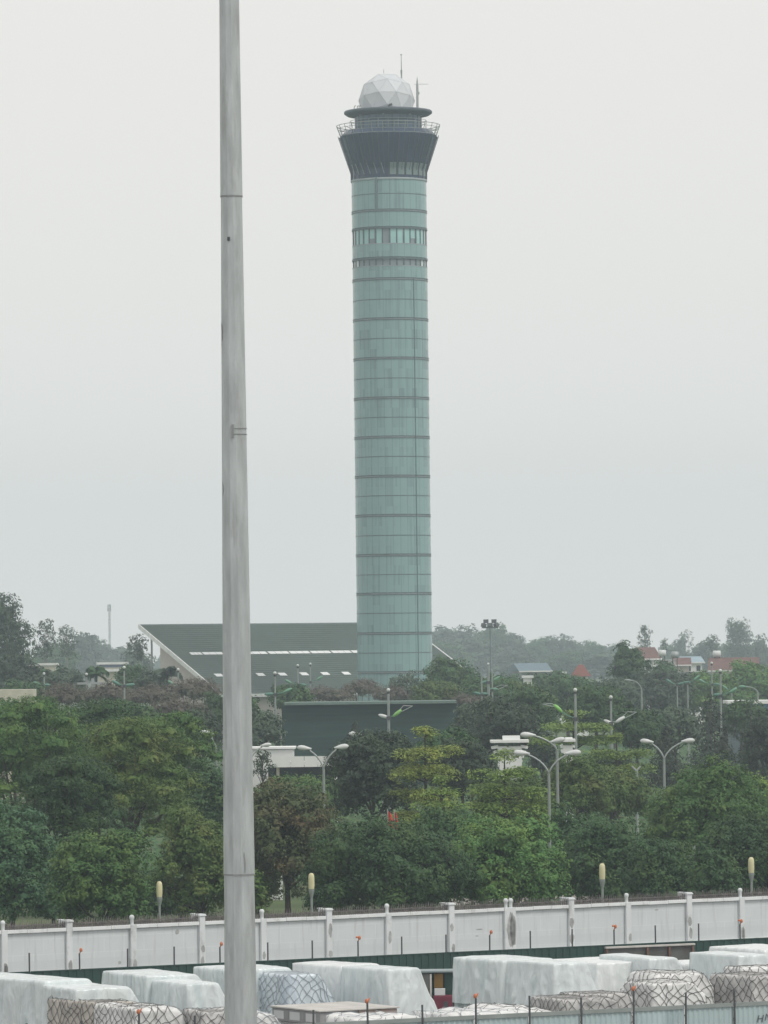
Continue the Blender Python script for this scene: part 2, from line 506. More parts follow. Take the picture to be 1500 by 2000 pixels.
# ------------------------------------------------------------------ mesh builder
class MB:
    def __init__(self):
        self.v, self.f = [], []

    def add(self, vs, fs):
        o = len(self.v)
        self.v += [tuple(p) for p in vs]
        self.f += [tuple(i + o for i in f) for f in fs]
        return self

    def box(self, c, s, ax=None):
        """c centre, s full sizes, ax = (x axis, y axis) horizontal directions"""
        c = Vector(c)
        X, Y, Z = Vector((1, 0, 0)), Vector((0, 1, 0)), Vector((0, 0, 1))
        if ax is not None:
            X, Y = Vector(ax[0]), Vector(ax[1])
            Z = X.cross(Y)
        vs = []
        for k in (-.5, .5):
            for j in (-.5, .5):
                for i in (-.5, .5):
                    vs.append(c + X * s[0] * i + Y * s[1] * j + Z * s[2] * k)
        return self.add(vs, [(0, 2, 3, 1), (4, 5, 7, 6), (0, 1, 5, 4), (2, 6, 7, 3), (0, 4, 6, 2), (1, 3, 7, 5)])

    def prism(self, poly, ext):
        """polygon of 3-D points extruded by vector ext"""
        n = len(poly)
        poly = [Vector(p) for p in poly]
        ext = Vector(ext)
        vs = poly + [p + ext for p in poly]
        fs = [tuple(range(n))[::-1], tuple(range(n, 2 * n))]
        fs += [(i, (i + 1) % n, n + (i + 1) % n, n + i) for i in range(n)]
        return self.add(vs, fs)

    def tube(self, pts, rad, n=8, cap=True, rot=0.0):
        pts = [Vector(p) for p in pts]
        if not hasattr(rad, '__len__'):
            rad = [rad] * len(pts)
        vs = []
        prev = None
        for i, p in enumerate(pts):
            a = pts[max(0, i - 1)]
            b = pts[min(len(pts) - 1, i + 1)]
            d = (b - a)
            if d.length < 1e-9:
                d = Vector((0, 0, 1))
            d.normalize()
            if prev is None:
                u = Vector((1, 0, 0)) if abs(d.x) < 0.9 else Vector((0, 1, 0))
            else:
                u = prev
            u = (u - d * u.dot(d))
            u.normalize()
            prev = u
            q = d.cross(u)
            for k in range(n):
                an = 2 * math.pi * k / n + rot
                vs.append(p + (u * math.cos(an) + q * math.sin(an)) * rad[i])
        fs = []
        for i in range(len(pts) - 1):
            for k in range(n):
                fs.append((i * n + k, i * n + (k + 1) % n, (i + 1) * n + (k + 1) % n, (i + 1) * n + k))
        if cap:
            fs.append(tuple(range(n))[::-1])
            fs.append(tuple((len(pts) - 1) * n + k for k in range(n)))
        return self.add(vs, fs)

    def lathe(self, prof, c=(0, 0, 0), n=48, a0=0.0, a1=2 * math.pi, close=False):
        """prof: list of (radius, z) turned about the vertical axis through c"""
        full = abs(a1 - a0 - 2 * math.pi) < 1e-6
        m = n if full else n + 1
        vs = []
        for r, z in prof:
            for k in range(m):
                a = a0 + (a1 - a0) * k / n
                vs.append((c[0] + r * math.cos(a), c[1] + r * math.sin(a), c[2] + z))
        fs = []
        for i in range(len(prof) - 1):
            for k in range(n):
                k2 = (k + 1) % m
                fs.append((i * m + k, i * m + k2, (i + 1) * m + k2, (i + 1) * m + k))
        if close and full:
            fs.append(tuple(range(m))[::-1])
            fs.append(tuple((len(prof) - 1) * m + k for k in range(m)))
        return self.add(vs, fs)

    def build(self, name, m, parent=None, smooth=False, bevel=0.0, loc=None):
        me = bpy.data.meshes.new(name)
        me.from_pydata(self.v, [], self.f)
        me.validate()
        me.materials.append(m)
        if smooth:
            me.polygons.foreach_set("use_smooth", [True] * len(me.polygons))
        o = bpy.data.objects.new(name, me)
        COL.objects.link(o)
        if parent is not None:
            o.parent = parent
        if loc is not None:
            o.location = loc
        if bevel > 0:
            b = o.modifiers.new("bevel", 'BEVEL')
            b.width = bevel
            b.segments = 2
            b.limit_method = 'ANGLE'
        return o


def np_mesh(name, V, Q, m, smooth=False):
    """quads (n,4) or triangles (n,3) from numpy arrays"""
    me = bpy.data.meshes.new(name)
    V = np.asarray(V, dtype=np.float32)
    Q = np.asarray(Q, dtype=np.int32)
    k = Q.shape[1]
    me.vertices.add(len(V))
    me.vertices.foreach_set("co", V.ravel())
    me.loops.add(Q.size)
    me.loops.foreach_set("vertex_index", Q.ravel())
    me.polygons.add(len(Q))
    me.polygons.foreach_set("loop_start", np.arange(0, Q.size, k, dtype=np.int32))
    me.update(calc_edges=True)
    me.validate()
    if smooth:
        me.polygons.foreach_set("use_smooth", np.ones(len(Q), dtype=bool))
    me.materials.append(m)
    return me


def link(name, me, parent=None, loc=None):
    o = bpy.data.objects.new(name, me)
    COL.objects.link(o)
    if parent is not None:
        o.parent = parent
    if loc is not None:
        o.location = loc
    return o


def tag(o, label=None, cat=None, group=None, kind=None):
    if label:
        o['label'] = label
    if cat:
        o['category'] = cat
    if group:
        o['group'] = group
    if kind:
        o['kind'] = kind
    return o


def thing(name, label, cat, loc=(0, 0, 0), group=None, rz=0.0):
    o = bpy.data.objects.new(name, None)
    o.empty_display_size = 0.5
    COL.objects.link(o)
    o.location = loc
    o.rotation_euler = (0, 0, rz)
    return tag(o, label, cat, group)


def copy_thing(src, loc, label, scale=None, rz=None, group=None):
    c = src.copy()
    COL.objects.link(c)
    c.location = loc
    c['label'] = label
    if group:
        c['group'] = group
    if scale is not None:
        c.scale = scale
    if rz is not None:
        c.rotation_euler = (0, 0, rz)
    for ch in [o for o in src.children]:
        d = ch.copy()
        COL.objects.link(d)
        d.parent = c
        for g in [o for o in ch.children]:
            e = g.copy()
            COL.objects.link(e)
            e.parent = d
    return c


# ================================================================== SETTING
def sheet(name, pts, z, m):
    me = bpy.data.meshes.new(name)
    me.from_pydata([(x, y, z) for x, y in pts], [], [tuple(range(len(pts)))])
    me.materials.append(m)
    o = link(name, me)
    return tag(o, kind='structure')


sheet("ground", [(-1500, -400), (1500, -400), (1500, 3300), (-1500, 3300)], 0, M['grass'])
# reference lines of the yard
HW = 2.9
w0, w1 = onz(0, 1818, HW), onz(1500, 1750, HW)
W0, W1 = Vector((w0.x, w0.y, 0)), Vector((w1.x, w1.y, 0))
WD = (W1 - W0).normalized()                    # along the wall, to the right
WN = Vector((WD.y, -WD.x, 0))                  # towards the camera
g0, g1 = onz(0, 1901, 2.0), onz(1500, 1832, 2.0)
G0, G1 = Vector((g0.x, g0.y, 0)), Vector((g1.x, g1.y, 0))
n0, n1 = onz(612, 1998, 2.2), onz(1500, 1955, 2.2)
N0, N1 = Vector((n0.x, n0.y, 0)), Vector((n1.x, n1.y, 0))


def along(p, d, s):
    q = p + d * s
    return (q.x, q.y)


sheet("concrete_yard", [(-160, -200), (160, -200), along(W1, WD, 110), along(W0, WD, -110)], 0.004, M['asphalt'])
sheet("park_road", [(3, 284), (120, 291), (120, 303), (3, 294)], 0.004, M['road'])


# ------------------------------------------------------------------ boundary wall
def build_wall():
    t = thing("boundary_wall", "long white panelled boundary wall topped with rusty spikes, below the trees", "wall",
              on_line(W0, W1, 750, HW))
    t.rotation_euler = (0, 0, math.atan2(WD.y, WD.x))
    org = Vector(t.location)

    def sx(px):
        return (on_line(W0, W1, px, HW) - org).dot(WD)
    posts = [(-120, 'cap'), (5, 'ball'), (132, 'cap'), (257, 'ball'), (391, 'cap'), (511, 'ball'), (639, 'cap'), (755, 'ball'),
             (878, 'cap'), (992, 'twin'), (1112, 'cap'), (1223, 'ball'), (1342, 'cap'), (1445, 'ball'), (1560, 'cap'), (1665, 'ball')]
    rng = random.Random(4)
    xs = [(sx(px), k) for px, k in posts]
    # local frame: x along the wall, -y towards the camera
    for i, (x, k) in enumerate(xs):
        m = MB()
        wd = {'cap': 0.27, 'ball': 0.27, 'twin': 0.58}[k]
        top = HW + 0.23 if k == 'cap' else HW + 0.012
        m.box((x, -0.02, top / 2), (wd, 0.34, top))
        if k == 'cap':
            m.box((x, -0.02, top + 0.035), (wd + 0.08, 0.42, 0.06))
            m.box((x, -0.02, top + 0.08), (wd + 0.03, 0.37, 0.04))
            # the stub that carries the back row of wire
            m.box((x - 0.16, 0.3, HW + 0.15), (0.16, 0.16, 0.32))
            m.box((x - 0.16, 0.3, HW + 0.32), (0.20, 0.2, 0.04))
        o = m.build("pilaster", M['pilaster'], t, bevel=0.012)
        if k != 'cap':
            for dx in ((0,) if k == 'ball' else (-0.13, 0.13)):
                b = MB()
                b.lathe([(0.08, 0), (0.08, 0.22), (0.095, 0.24), (0.105, 0.30), (0.095, 0.35), (0.06, 0.39), (0.0, 0.405)],
                        (x + dx, -0.02, HW + 0.014), 14)
                b.build("finial", M['pilaster'], o, smooth=True)
        # patches of bare grey mortar of their own irregular outline
        for q in range(rng.choice([1, 2, 2])):
            z0 = rng.uniform(0.9, 2.1) if q == 0 else rng.uniform(0.75, 1.2)
            hh = rng.uniform(0.25, 0.7) if k != 'twin' else 1.7
            zz = z0 if k != 'twin' else 1.1
            ww = wd * rng.uniform(0.3, 0.48)
            off = rng.uniform(-0.1, 0.25) * wd
            poly = []
            for a in range(14):
                an = 2 * math.pi * a / 14
                rr = rng.uniform(0.72, 1.0)
                px_ = max(-wd / 2 + .005, min(wd / 2 - .005, off + math.cos(an) * ww * rr))
                poly.append((x + px_, -0.1925, zz + hh / 2 + math.sin(an) * hh / 2 * rr))
            MB().prism(poly, (0, -0.003, 0)).build("mortar_patch", M['stain'], o)
    for i in range(len(xs) - 1):
        a, ka = xs[i]
        b, kb = xs[i + 1]
        a += 0.29 if ka == 'twin' else 0.135
        b -= 0.29 if kb == 'twin' else 0.135
        a += 0.003
        b -= 0.003
        L = b - a
        c = (a + b) / 2
        MB().box((c + .012, 0.02, HW / 2 - 0.07), (L - .05, 0.12, HW - 0.14 - 0.03)).build("panel", M['block'], t)
        MB().box((c, -0.055, 0.54), (L, 0.18, 1.08)).build("plinth", M['pilaster'], t, bevel=0.01)
        n = 3
        m = MB()
        for j in range(n):
            l = L / n
            m.box((a + l * (j + .5), -0.02 + rng.uniform(-.006, .006), HW - 0.06 + rng.uniform(-.008, .008)), (l - 0.012, 0.30, 0.145))
        m.build("coping", M['coping'], t, bevel=0.012)
        MB().box((c, 0.13, HW / 2 - .1), (L, 0.04, HW - .2)).build("rear_face", M['ring'], t)
        s = MB()
        k = int(L / 0.108)
        for j in range(k):
            x = a + (j + .5) * L / k + rng.uniform(-.012, .012)
            for yy, sg in ((-0.05, -1), (0.06, 1)):
                h = rng.uniform(0.30, 0.43)
                ln = rng.uniform(0.02, 0.07)
                pts = [(x, yy, HW + 0.0), (x + 0.01, yy + sg * 0.015, HW + h * .55), (x + ln, yy + sg * 0.05, HW + h)]
                s.tube(pts, [0.022, 0.018, 0.005], 4)
        for zz in (HW + 0.05, HW + 0.17):
            s.box((c, -0.05, zz), (L, 0.015, 0.035))
            s.box((c, 0.06, zz), (L, 0.015, 0.035))
        for yy in (-.06, .05):      # rolls of barbed wire lying between the spikes
            coil = [(a + L * q / 110, yy + .05 * math.cos(q * 1.1), HW + .10 + .08 * math.sin(q * 1.1)) for q in range(111)]
            s.tube(coil, .009, 4, False)
        s.build("spike_strip", M['spike'], t)
    # marks and dings on single panels
    for px, py, ww, hh in ((345, 1820, .24, .26), (232, 1880, .17, .15), (935, 1815, .42, .07), (930, 1828, .2, .05), (1281, 1777, .26, .06)):
        p = on_line(W0, W1, px, HW)
        z = P(px, py, p.y).z
        x = (p - org).dot(WD)
        poly = [(x + math.cos(a * .523) * ww / 2 * rng.uniform(.7, 1), -0.0425, z + math.sin(a * .523) * hh / 2 * rng.uniform(.7, 1)) for a in range(12)]
        MB().prism(poly, (0, -0.003, 0)).build("scuff_mark", M['stain'], t)
    return t


build_wall()


# ------------------------------------------------------------------ green hoarding in front of the wall
def build_hoarding():
    org = on_line(G0, G1, 750, 2.0)
    t = thing("green_hoarding", "low dark green sheet fence with thin posts in front of white wall", "fence", org)
    D = (G1 - G0).normalized()
    t.rotation_euler = (0, 0, math.atan2(D.y, D.x))
    lamps = {158, 432, 702, 958, 1202, 1448}
    pxs = [-120, -30, 60, 158, 251, 342, 432, 525, 612, 702, 787, 873, 958, 1038, 1120, 1202, 1283, 1367, 1448, 1530, 1615]
    X = [(on_line(G0, G1, p, 2.0) - org).dot(D) for p in pxs]
    for i in range(len(X) - 1):
        m = MB()
        n = 12
        for j in range(n):          # shallow ribs
            a, b = X[i] + (X[i + 1] - X[i]) * j / n, X[i] + (X[i + 1] - X[i]) * (j + 1) / n
            yy = 0.0 if j % 2 else 0.025
            m.box(((a + b) / 2, yy, 1.0), (b - a + 0.004, 0.03, 1.96 + 0.02 * (j % 2)))
        m.box(((X[i] + X[i + 1]) / 2, 0.012, 2.0), (X[i + 1] - X[i] - 0.06, 0.09, 0.045))
        m.build("panel", M['green_sheet'], t)
    rng = random.Random(2)
    for p, x in zip(pxs, X):
        lean = rng.uniform(-.02, .02)
        o = MB().tube([(x, 0.08, 0), (x + lean, 0.08, 2.72 if p not in lamps else 2.62)], 0.035, 6).build("post", M['dark_metal'], t)
        if p in lamps:
            q = MB()
            tx = x + lean
            q.tube([(tx, 0.08, 2.62), (tx + 0.06, 0.06, 2.7)], 0.025, 6)
            q.lathe([(0, 0), (0.045, .0), (0.062, .04), (0.06, .1), (0.03, .14), (0, .15)], (tx + 0.06, 0.06, 2.68), 10)
            if rng.random() < .6:
                q.lathe([(0, 0), (0.06, .0), (0.05, .06), (0, .08)], (tx - 0.05, 0.06, 2.74), 8)
            q.build("warning_lamp", M['orange'], o, smooth=True)


build_hoarding()


# ------------------------------------------------------------------ near pale corrugated fence
def build_near_fence():
    org = on_line(N0, N1, 1100, 2.2)
    t = thing("corrugated_fence", "pale teal corrugated metal fence with grey rail and lamp posts nearest the viewer", "fence", org)
    D = (N1 - N0).normalized()
    t.rotation_euler = (0, 0, math.atan2(D.y, D.x))
    rng = random.Random(12)
    lamps = {270, 718, 927, 1235, 1530}
    pxs = [-60, 50, 160, 270, 380, 490, 610, 718, 825, 927, 1033, 1135, 1235, 1337, 1434, 1530, 1625]
    X = [(on_line(N0, N1, p, 2.2) - org).dot(D) for p in pxs]
    for i in range(len(X) - 1):
        n = max(8, int((X[i + 1] - X[i]) / 0.05))
        vs, fs = [], []
        off = rng.uniform(-.015, .015)
        prof = [0, 0.03, 0.03, 0]
        for j in range(n + 1):
            x = X[i] + 0.03 + (X[i + 1] - X[i] - 0.06) * j / n
            y = prof[j % 4] + off
            vs += [(x, y - .002, 0.05), (x, y - .002, 2.17), (x, y + .002, 0.05), (x, y + .002, 2.17)]
            if j:
                a, b = (j - 1) * 4, j * 4
                fs += [(a, b, b + 1, a + 1), (a + 2, a + 3, b + 3, b + 2), (a + 1, b + 1, b + 3, a + 3)]
        MB().add(vs, fs).build("panel", M['teal_sheet'], t)
        MB().box(((X[i] + X[i + 1]) / 2, -0.02, 2.135), (X[i + 1] - X[i] - 0.06, 0.06, 0.13)).build("rail", M['pole_grey'], t)
    for p, x in zip(pxs, X):
        lean = rng.uniform(-.03, .03)
        h = 2.2 + 0.42
        if p in lamps:
            h = 2.2 + 0.55
        if p == 1033:
            h = 2.2 + 0.55
        o = MB().tube([(x, -0.05, 0), (x + lean, -0.05, h)], 0.038, 6).build("post", M['dark_metal'], t)
        if p in lamps:
            q = MB()
            tx = x + lean
            q.lathe([(0, 0), (0.04, .0), (0.065, .04), (0.065, .1), (0.04, .14), (0, .15)], (tx - 0.02, -0.05, h), 10)
            q.tube([(tx + .02, -.05, h + .05), (tx + .09, -.05, h + .17)], [.035, .02], 6)
            q.build("warning_lamp", M['orange'], o, smooth=True)
    # brace beside the right-hand post
    MB().tube([(X[14] + .05, -0.1, 1.35), (X[14] + .35, -0.1, 0.7)], 0.025, 6).build("brace", M['lamp_white'], t)
    # the hand-painted letters near the right edge of the frame
    x = (on_line(N0, N1, 1487, 2.2) - org).dot(D)
    for ch, dx, dz, sz in (("H", 0.0, 0.0, 0.36), ("M", 0.30, 0.05, 0.34)):
        cu = bpy.data.curves.new("lettering", 'FONT')
        cu.body = ch
        cu.size = sz
        cu.extrude = 0.002
        cu.shear = 0.25
        cu.materials.append(M['letter'])
        tmp = bpy.data.objects.new("lettering_curve", cu)
        COL.objects.link(tmp)
        bpy.context.view_layer.update()
        me = bpy.data.meshes.new_from_object(tmp.evaluated_get(bpy.context.evaluated_depsgraph_get()))
        bpy.data.objects.remove(tmp)
        o = link("lettering", me, t)
        o.location = (x - 0.22 + dx, -0.026, 1.50 + dz)
        o.rotation_euler = (R(90), 0, 0)


build_near_fence()


# ------------------------------------------------------------------ cargo
def soft_box(A, B, top, wid, cham=(0.45, 0.8), z0=0.3, grid=0.09, flare=0.10, wr=0.022, fold=0.075, seed=0, steps=None, smooth=1):
    """a draped load: long side A-B (ground points), width to its right side, chamfered far shoulder.
    returns vertices, quads, the fine vertex grid of each face"""
    A, B = Vector((A.x, A.y, 0)), Vector((B.x, B.y, 0))
    q = (B - A)
    L = q.length
    q.normalize()
    r = Vector((-q.y, q.x, 0))
    H = top - z0
    ev = lambda x: max(2, int(round(x / grid / 2)) * 2)
    ns, nt_, nh = ev(L), ev(wid), ev(H)
    idx, V = {}, []

    def vid(i, j, k):
        key = (i, j, k)
        if key not in idx:
            s, t, h = i / ns, j / nt_, k / nh
            S, T = s * L, t * wid
            hm = H
            if T > wid - cham[0]:
                hm = H - cham[1] * (T - (wid - cham[0])) / cham[0]
            if steps:
                for (s0, s1, t0, t1, dh) in steps:
                    if s0 <= s <= s1 and t0 <= t <= t1:
                        hm = min(hm, H + dh)
            hh = hm * h
            fl = flare * (1 - h) ** 1.3
            S = S + (s - .5) * 2 * fl
            T = T + (t - .5) * 2 * fl
            idx[key] = len(V)
            V.append((S, T, hh))
        return idx[key]
    Q = []
    faces = {}

    def face(name, na, nb, fn, flip):
        g = [[vid(*fn(a, b)) for b in range(nb + 1)] for a in range(na + 1)]
        faces[name] = g
        for a in range(na):
            for b in range(nb):
                f = (g[a][b], g[a + 1][b], g[a + 1][b + 1], g[a][b + 1])
                Q.append(f[::-1] if flip else f)
    face('left', ns, nh, lambda a, b: (a, 0, b), False)
    face('right', ns, nh, lambda a, b: (a, nt_, b), True)
    face('top', ns, nt_, lambda a, b: (a, b, nh), False)
    face('back', nt_, nh, lambda a, b: (0, a, b), True)
    face('front', nt_, nh, lambda a, b: (ns, a, b), False)
    V = np.array(V)
    Qa = np.array(Q)
    E = np.concatenate([Qa[:, [0, 1]], Qa[:, [1, 2]], Qa[:, [2, 3]], Qa[:, [3, 0]]])
    bottom = V[:, 2] < 1e-6
    for _ in range(smooth):
        acc = np.zeros_like(V)
        cnt = np.zeros(len(V))
        for a, b in ((0, 1), (1, 0)):
            np.add.at(acc, E[:, a], V[E[:, b]])
            np.add.at(cnt, E[:, a], 1)
        nv = V * 0.45 + 0.55 * acc / cnt[:, None]
        nv[bottom, 2] = V[bottom, 2]
        V = nv

    def normals(V):
        fn = np.cross(V[Qa[:, 1]] - V[Qa[:, 0]], V[Qa[:, 2]] - V[Qa[:, 0]])
        N = np.zeros_like(V)
        for c in range(4):
            np.add.at(N, Qa[:, c], fn)
        return N / (np.linalg.norm(N, axis=1)[:, None] + 1e-9)
    N = normals(V)
    d = np.zeros(len(V))
    for i, p in enumerate(V):
        v = Vector(p)
        sd = Vector((seed * 7.1, seed * 3.3, 0))
        low = 1 - p[2] / H
        d[i] = wr * noise.noise(v * 0.9 + sd) + wr * .5 * noise.noise(v * 2.4 + sd)
        if abs(N[i][2]) < 0.6:      # hanging folds: run down the sides, deeper towards the hem
            u = Vector(((p[0] * 1.9 + p[1] * 1.9), 0.35 * p[2], seed * 5.0))
            n1, n2 = noise.noise(u * .62), noise.noise(u * 1.25 + Vector((9, 0, 0)))
            f = 1.0 * math.exp(-(n1 / .07) ** 2) + .6 * math.exp(-(n2 / .10) ** 2) + .9 * n1
            d[i] += fold * f * (0.35 + 1.1 * low)
    V = V + N * d[:, None]
    N = normals(V)
    Wv = np.zeros_like(V)
    Wv[:, 0] = A.x + V[:, 0] * q.x + V[:, 1] * r.x
    Wv[:, 1] = A.y + V[:, 0] * q.y + V[:, 1] * r.y
    Wv[:, 2] = V[:, 2] + z0
    Wn = np.zeros_like(N)
    Wn[:, 0] = N[:, 0] * q.x + N[:, 1] * r.x
    Wn[:, 1] = N[:, 0] * q.y + N[:, 1] * r.y
    Wn[:, 2] = N[:, 2]
    # A-B runs clockwise seen from above: flip so that faces look outwards
    c = Wv.mean(0)
    test = ((Wv - c) * Wn).sum(1).mean()
    if test < 0:
        Qa = Qa[:, ::-1]
        Wn = -Wn
    return Wv, Qa, Wn, faces, q, r, L


def net_mesh(name, V, N, faces, m, k=2, width=0.035, lift=0.025, seed=0, only=None):
    rng = random.Random(seed)
    vs, fs = [], []
    V = V.copy()
    for i in range(len(V)):     # the net sags and bunches: slide its knots along the surface
        p = Vector(V[i]) * 1.3 + Vector((seed * 3.7, 0, 0))
        dv = np.array(noise.noise_vector(p)) * .21 + np.array(noise.noise_vector(p * 3.1)) * .07
        dv -= N[i] * dv.dot(N[i])
        dv[2] -= .03 * (1 - abs(N[i][2]))
        V[i] = V[i] + dv
    for nm, g in faces.items():
        if only and nm not in only:
            continue
        na, nb = len(g) - 1, len(g[0]) - 1
        for a in range(0, na, k):
            for b in range(0, nb, k):
                par = ((a // k) + (b // k)) % 2
                path = [(a + i, b + i) for i in range(k + 1)] if par == 0 else [(a + i, b + k - i) for i in range(k + 1)]
                path = [(x, y) for x, y in path if x <= na and 0 <= y <= nb]
                for (x0, y0), (x1, y1) in zip(path, path[1:]):
                    i0, i1 = g[x0][y0], g[x1][y1]
                    p0, p1 = V[i0] + N[i0] * lift, V[i1] + N[i1] * lift
                    dd = p1 - p0
                    s0, s1 = np.cross(N[i0], dd), np.cross(N[i1], dd)
                    s0 = s0 / (np.linalg.norm(s0) + 1e-9) * width / 2
                    s1 = s1 / (np.linalg.norm(s1) + 1e-9) * width / 2
                    o = len(vs)
                    up0, up1 = N[i0] * width * .4, N[i1] * width * .4
                    vs += [p0 - s0, p0 + up0, p0 + s0, p1 - s1, p1 + up1, p1 + s1]
                    fs += [(o, o + 3, o + 4, o + 1), (o + 1, o + 4, o + 5, o + 2)]
    return np_mesh(name, np.array(vs), np.array(fs), m)


def cargo(name, label, cat, a, b, top, wid, m, group, cham=(0.45, 0.8), net=None, z0=0.3, seed=0, part="tarp", netk=2, netw=0.022,
          base=True, nets=None, hem=0.0, **kw):
    """a and b: photo pixels of the ends of the load's long top edge, seen at height top"""
    A, B = onz(a[0], a[1], top), onz(b[0], b[1], top)
    if hem:
        kw.setdefault('flare', .04)
        hem += .05
    V, Q, N, faces, q, r, L = soft_box(A, B, top, wid, cham, hem if hem else z0, seed=seed, **kw)
    c = (A + B) / 2 + r * wid / 2
    t = thing(name, label, cat, (c.x, c.y, 0), group)
    off = np.array([c.x, c.y, 0])
    link(part, np_mesh(part, V - off, Q, m, smooth=True), t)
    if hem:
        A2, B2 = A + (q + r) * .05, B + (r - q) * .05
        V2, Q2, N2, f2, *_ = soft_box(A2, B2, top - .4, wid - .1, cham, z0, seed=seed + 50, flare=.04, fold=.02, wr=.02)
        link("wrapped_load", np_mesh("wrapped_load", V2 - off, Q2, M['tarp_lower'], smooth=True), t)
    if base:
        mb = MB()
        mb.box((0, 0, 0.24), (L + .1, wid + .1, 0.1), ((q.x, q.y, 0), (r.x, r.y, 0)))
        for i in (-.4, 0, .4):
            for j in (-.4, .4):
                p = q * (i * L) + r * (j * wid)
                mb.box((p.x, p.y, 0.095), (0.3, 0.2, 0.19), ((q.x, q.y, 0), (r.x, r.y, 0)))
        mb.build("pallet_base", M['pallet'], t)
    if net:
        link("cargo_net", net_mesh("cargo_net", V - off, N, faces, net, netk, netw, seed=seed, only=nets), t)
    return t


GT = "plastic-covered air cargo pallets in the yard"
GN = "netted cargo stacks along the near fence"
# covered pallets: long top edge (photo pixels), height, width
cargo("covered_pallet", "white sheeted pallet cut by the left picture edge, behind the netted brown cartons", "cargo", (-95, 1903), (86, 1916), 2.9, 2.35, M['tarp_grey'], GT, (0.45, .55), hem=1.25, seed=1)
cargo("covered_pallet", "flat-topped white sheeted pallet behind the brown netted cartons, nearest at lower left", "cargo", (60, 1922), (147, 1932), 2.75, 2.45, M['tarp_grey'], GT, (0.4, .6), seed=2)
cargo("covered_pallet", "white sheeted pallet alone against green fence, second row from the left edge", "cargo", (201, 1896), (284, 1906), 2.9, 2.45, M['tarp_grey'], GT, (0.5, .5), hem=1.1, seed=3)
cargo("covered_pallet", "white sheeted pallet with tent-like hanging folds just left of the tall mast", "cargo", (272, 1911), (363, 1921), 2.75, 2.0, M['tarp_grey'], GT, (0.75, 1.7), seed=4, fold=0.09, flare=0.25)
cargo("covered_pallet", "white sheeted pallet half hidden behind the foot of the tall mast", "cargo", (377, 1887), (452, 1894), 2.9, 2.8, M['tarp_grey'], GT, (0.45, .5), hem=1.1, seed=5)
cargo("covered_pallet", "bluish sheeted pallet under a faded net just right of the mast", "cargo", (446, 1894), (564, 1905), 2.75, 1.95, M['tarp_blue'], GT, (0.75, 1.1), net=M['net_grey'], seed=6, netk=2, netw=0.022, flare=.14)
cargo("covered_pallet", "rear half of the big white sheeted row in the middle, beside the green fence", "cargo", (569, 1880), (664, 1886), 2.9, 2.2, M['tarp'], GT, (0.4, .5), hem=1.2, seed=7)
cargo("covered_pallet", "front half of the big white sheeted row in the middle, with sloping right shoulder", "cargo", (666, 1886.5), (757, 1893), 2.9, 2.15, M['tarp_grey'], GT, (0.75, 1.6), seed=8, fold=0.08, flare=0.18)
cargo("covered_pallet", "square white sheeted pallet right of the orange board, its lower sides rippled", "cargo", (884, 1869), (981, 1876), 2.9, 2.7, M['tarp_grey'], GT, (0.4, .6), hem=1.2, seed=9, fold=0.07)
cargo("covered_pallet", "white sheeted pallet with a draped sloping front above the low netted cartons", "cargo", (984, 1875), (1081, 1882), 2.9, 2.15, M['tarp_grey'], GT, (0.7, 1.5), hem=1.3, seed=10, fold=0.08, flare=0.16)
cargo("covered_pallet", "low white sheeted pallet mostly hidden between two taller covered pallets", "cargo", (1072, 1873), (1165, 1881), 2.75, 2.9, M['tarp'], GT, (0.4, .5), hem=1.3, seed=11)
cargo("covered_pallet", "white sheeted pallet with a smooth sloping shoulder behind the tall stepped netted stack", "cargo", (1170, 1864), (1267, 1872), 2.9, 1.9, M['tarp_grey'], GT, (0.7, 1.2), hem=1.35, seed=12, fold=.03)
cargo("covered_pallet", "flat low sheeted load peeping between two covered pallets by the rusty bin", "cargo", (1290, 1876), (1350, 1884), 2.2, 2.4, M['tarp'], GT, (0.3, .3), seed=13)
cargo("covered_pallet", "smooth white sheeted pallet in front of the rightmost tall one", "cargo", (1346, 1859), (1441, 1866), 2.9, 1.95, M['tarp_grey'], GT, (0.65, 1.1), seed=14, fold=.03)
cargo("covered_pallet", "rearmost white sheeted pallet at the right picture edge, topmost of all", "cargo", (1385, 1848), (1492, 1855), 2.9, 2.6, M['tarp'], GT, (0.4, .5), seed=15)

# netted stacks in the front row
cargo("netted_cargo", "stack of brown cartons under a black net at lower left", "cargo", (93, 1951), (196, 1960), 2.35, 1.9, M['wrap_brown'], GN, (0.5, .5), net=M['net'], seed=21, netk=2, flare=.03, fold=.02, part="load", smooth=1)
cargo("netted_cargo", "crumpled white film load bulging under a black net, in front of brown cartons", "cargo", (186, 1962), (262, 1972), 2.3, 2.5, M['wrap_white'], GN, (1.0, .9), net=M['net'], seed=22, netk=2, wr=.12, part="load")
cargo("netted_cargo", "low netted load with a white top hard against the mast's left side", "cargo", (356, 1972), (395, 1977), 2.2, 1.8, M['wrap_grey'], GN, (0.3, .3), net=M['net'], seed=23, netk=2, wr=.07, part="load")
cargo("netted_cargo", "small white film load with a net sloping down at the mast's right side", "cargo", (470, 1975), (502, 1979), 2.2, 1.5, M['wrap_white'], GN, (0.9, 1.0), net=M['net_grey'], seed=24, netk=2, wr=.06, part="load")
cargo("netted_cargo", "low quilted white sacks under a net right of the grey carton stack", "cargo", (640, 1985), (700, 1992), 2.0, 2.6, M['wrap_white'], GN, (0.4, .2), net=M['net_grey'], seed=25, netk=4, wr=.16, part="load")
cargo("netted_cargo", "long low quilted white load behind the fence, below the orange board", "cargo", (800, 1972), (880, 1983), 2.15, 3.2, M['wrap_white'], GN, (0.4, .2), net=M['net_grey'], seed=26, netk=4, wr=.17, part="load")
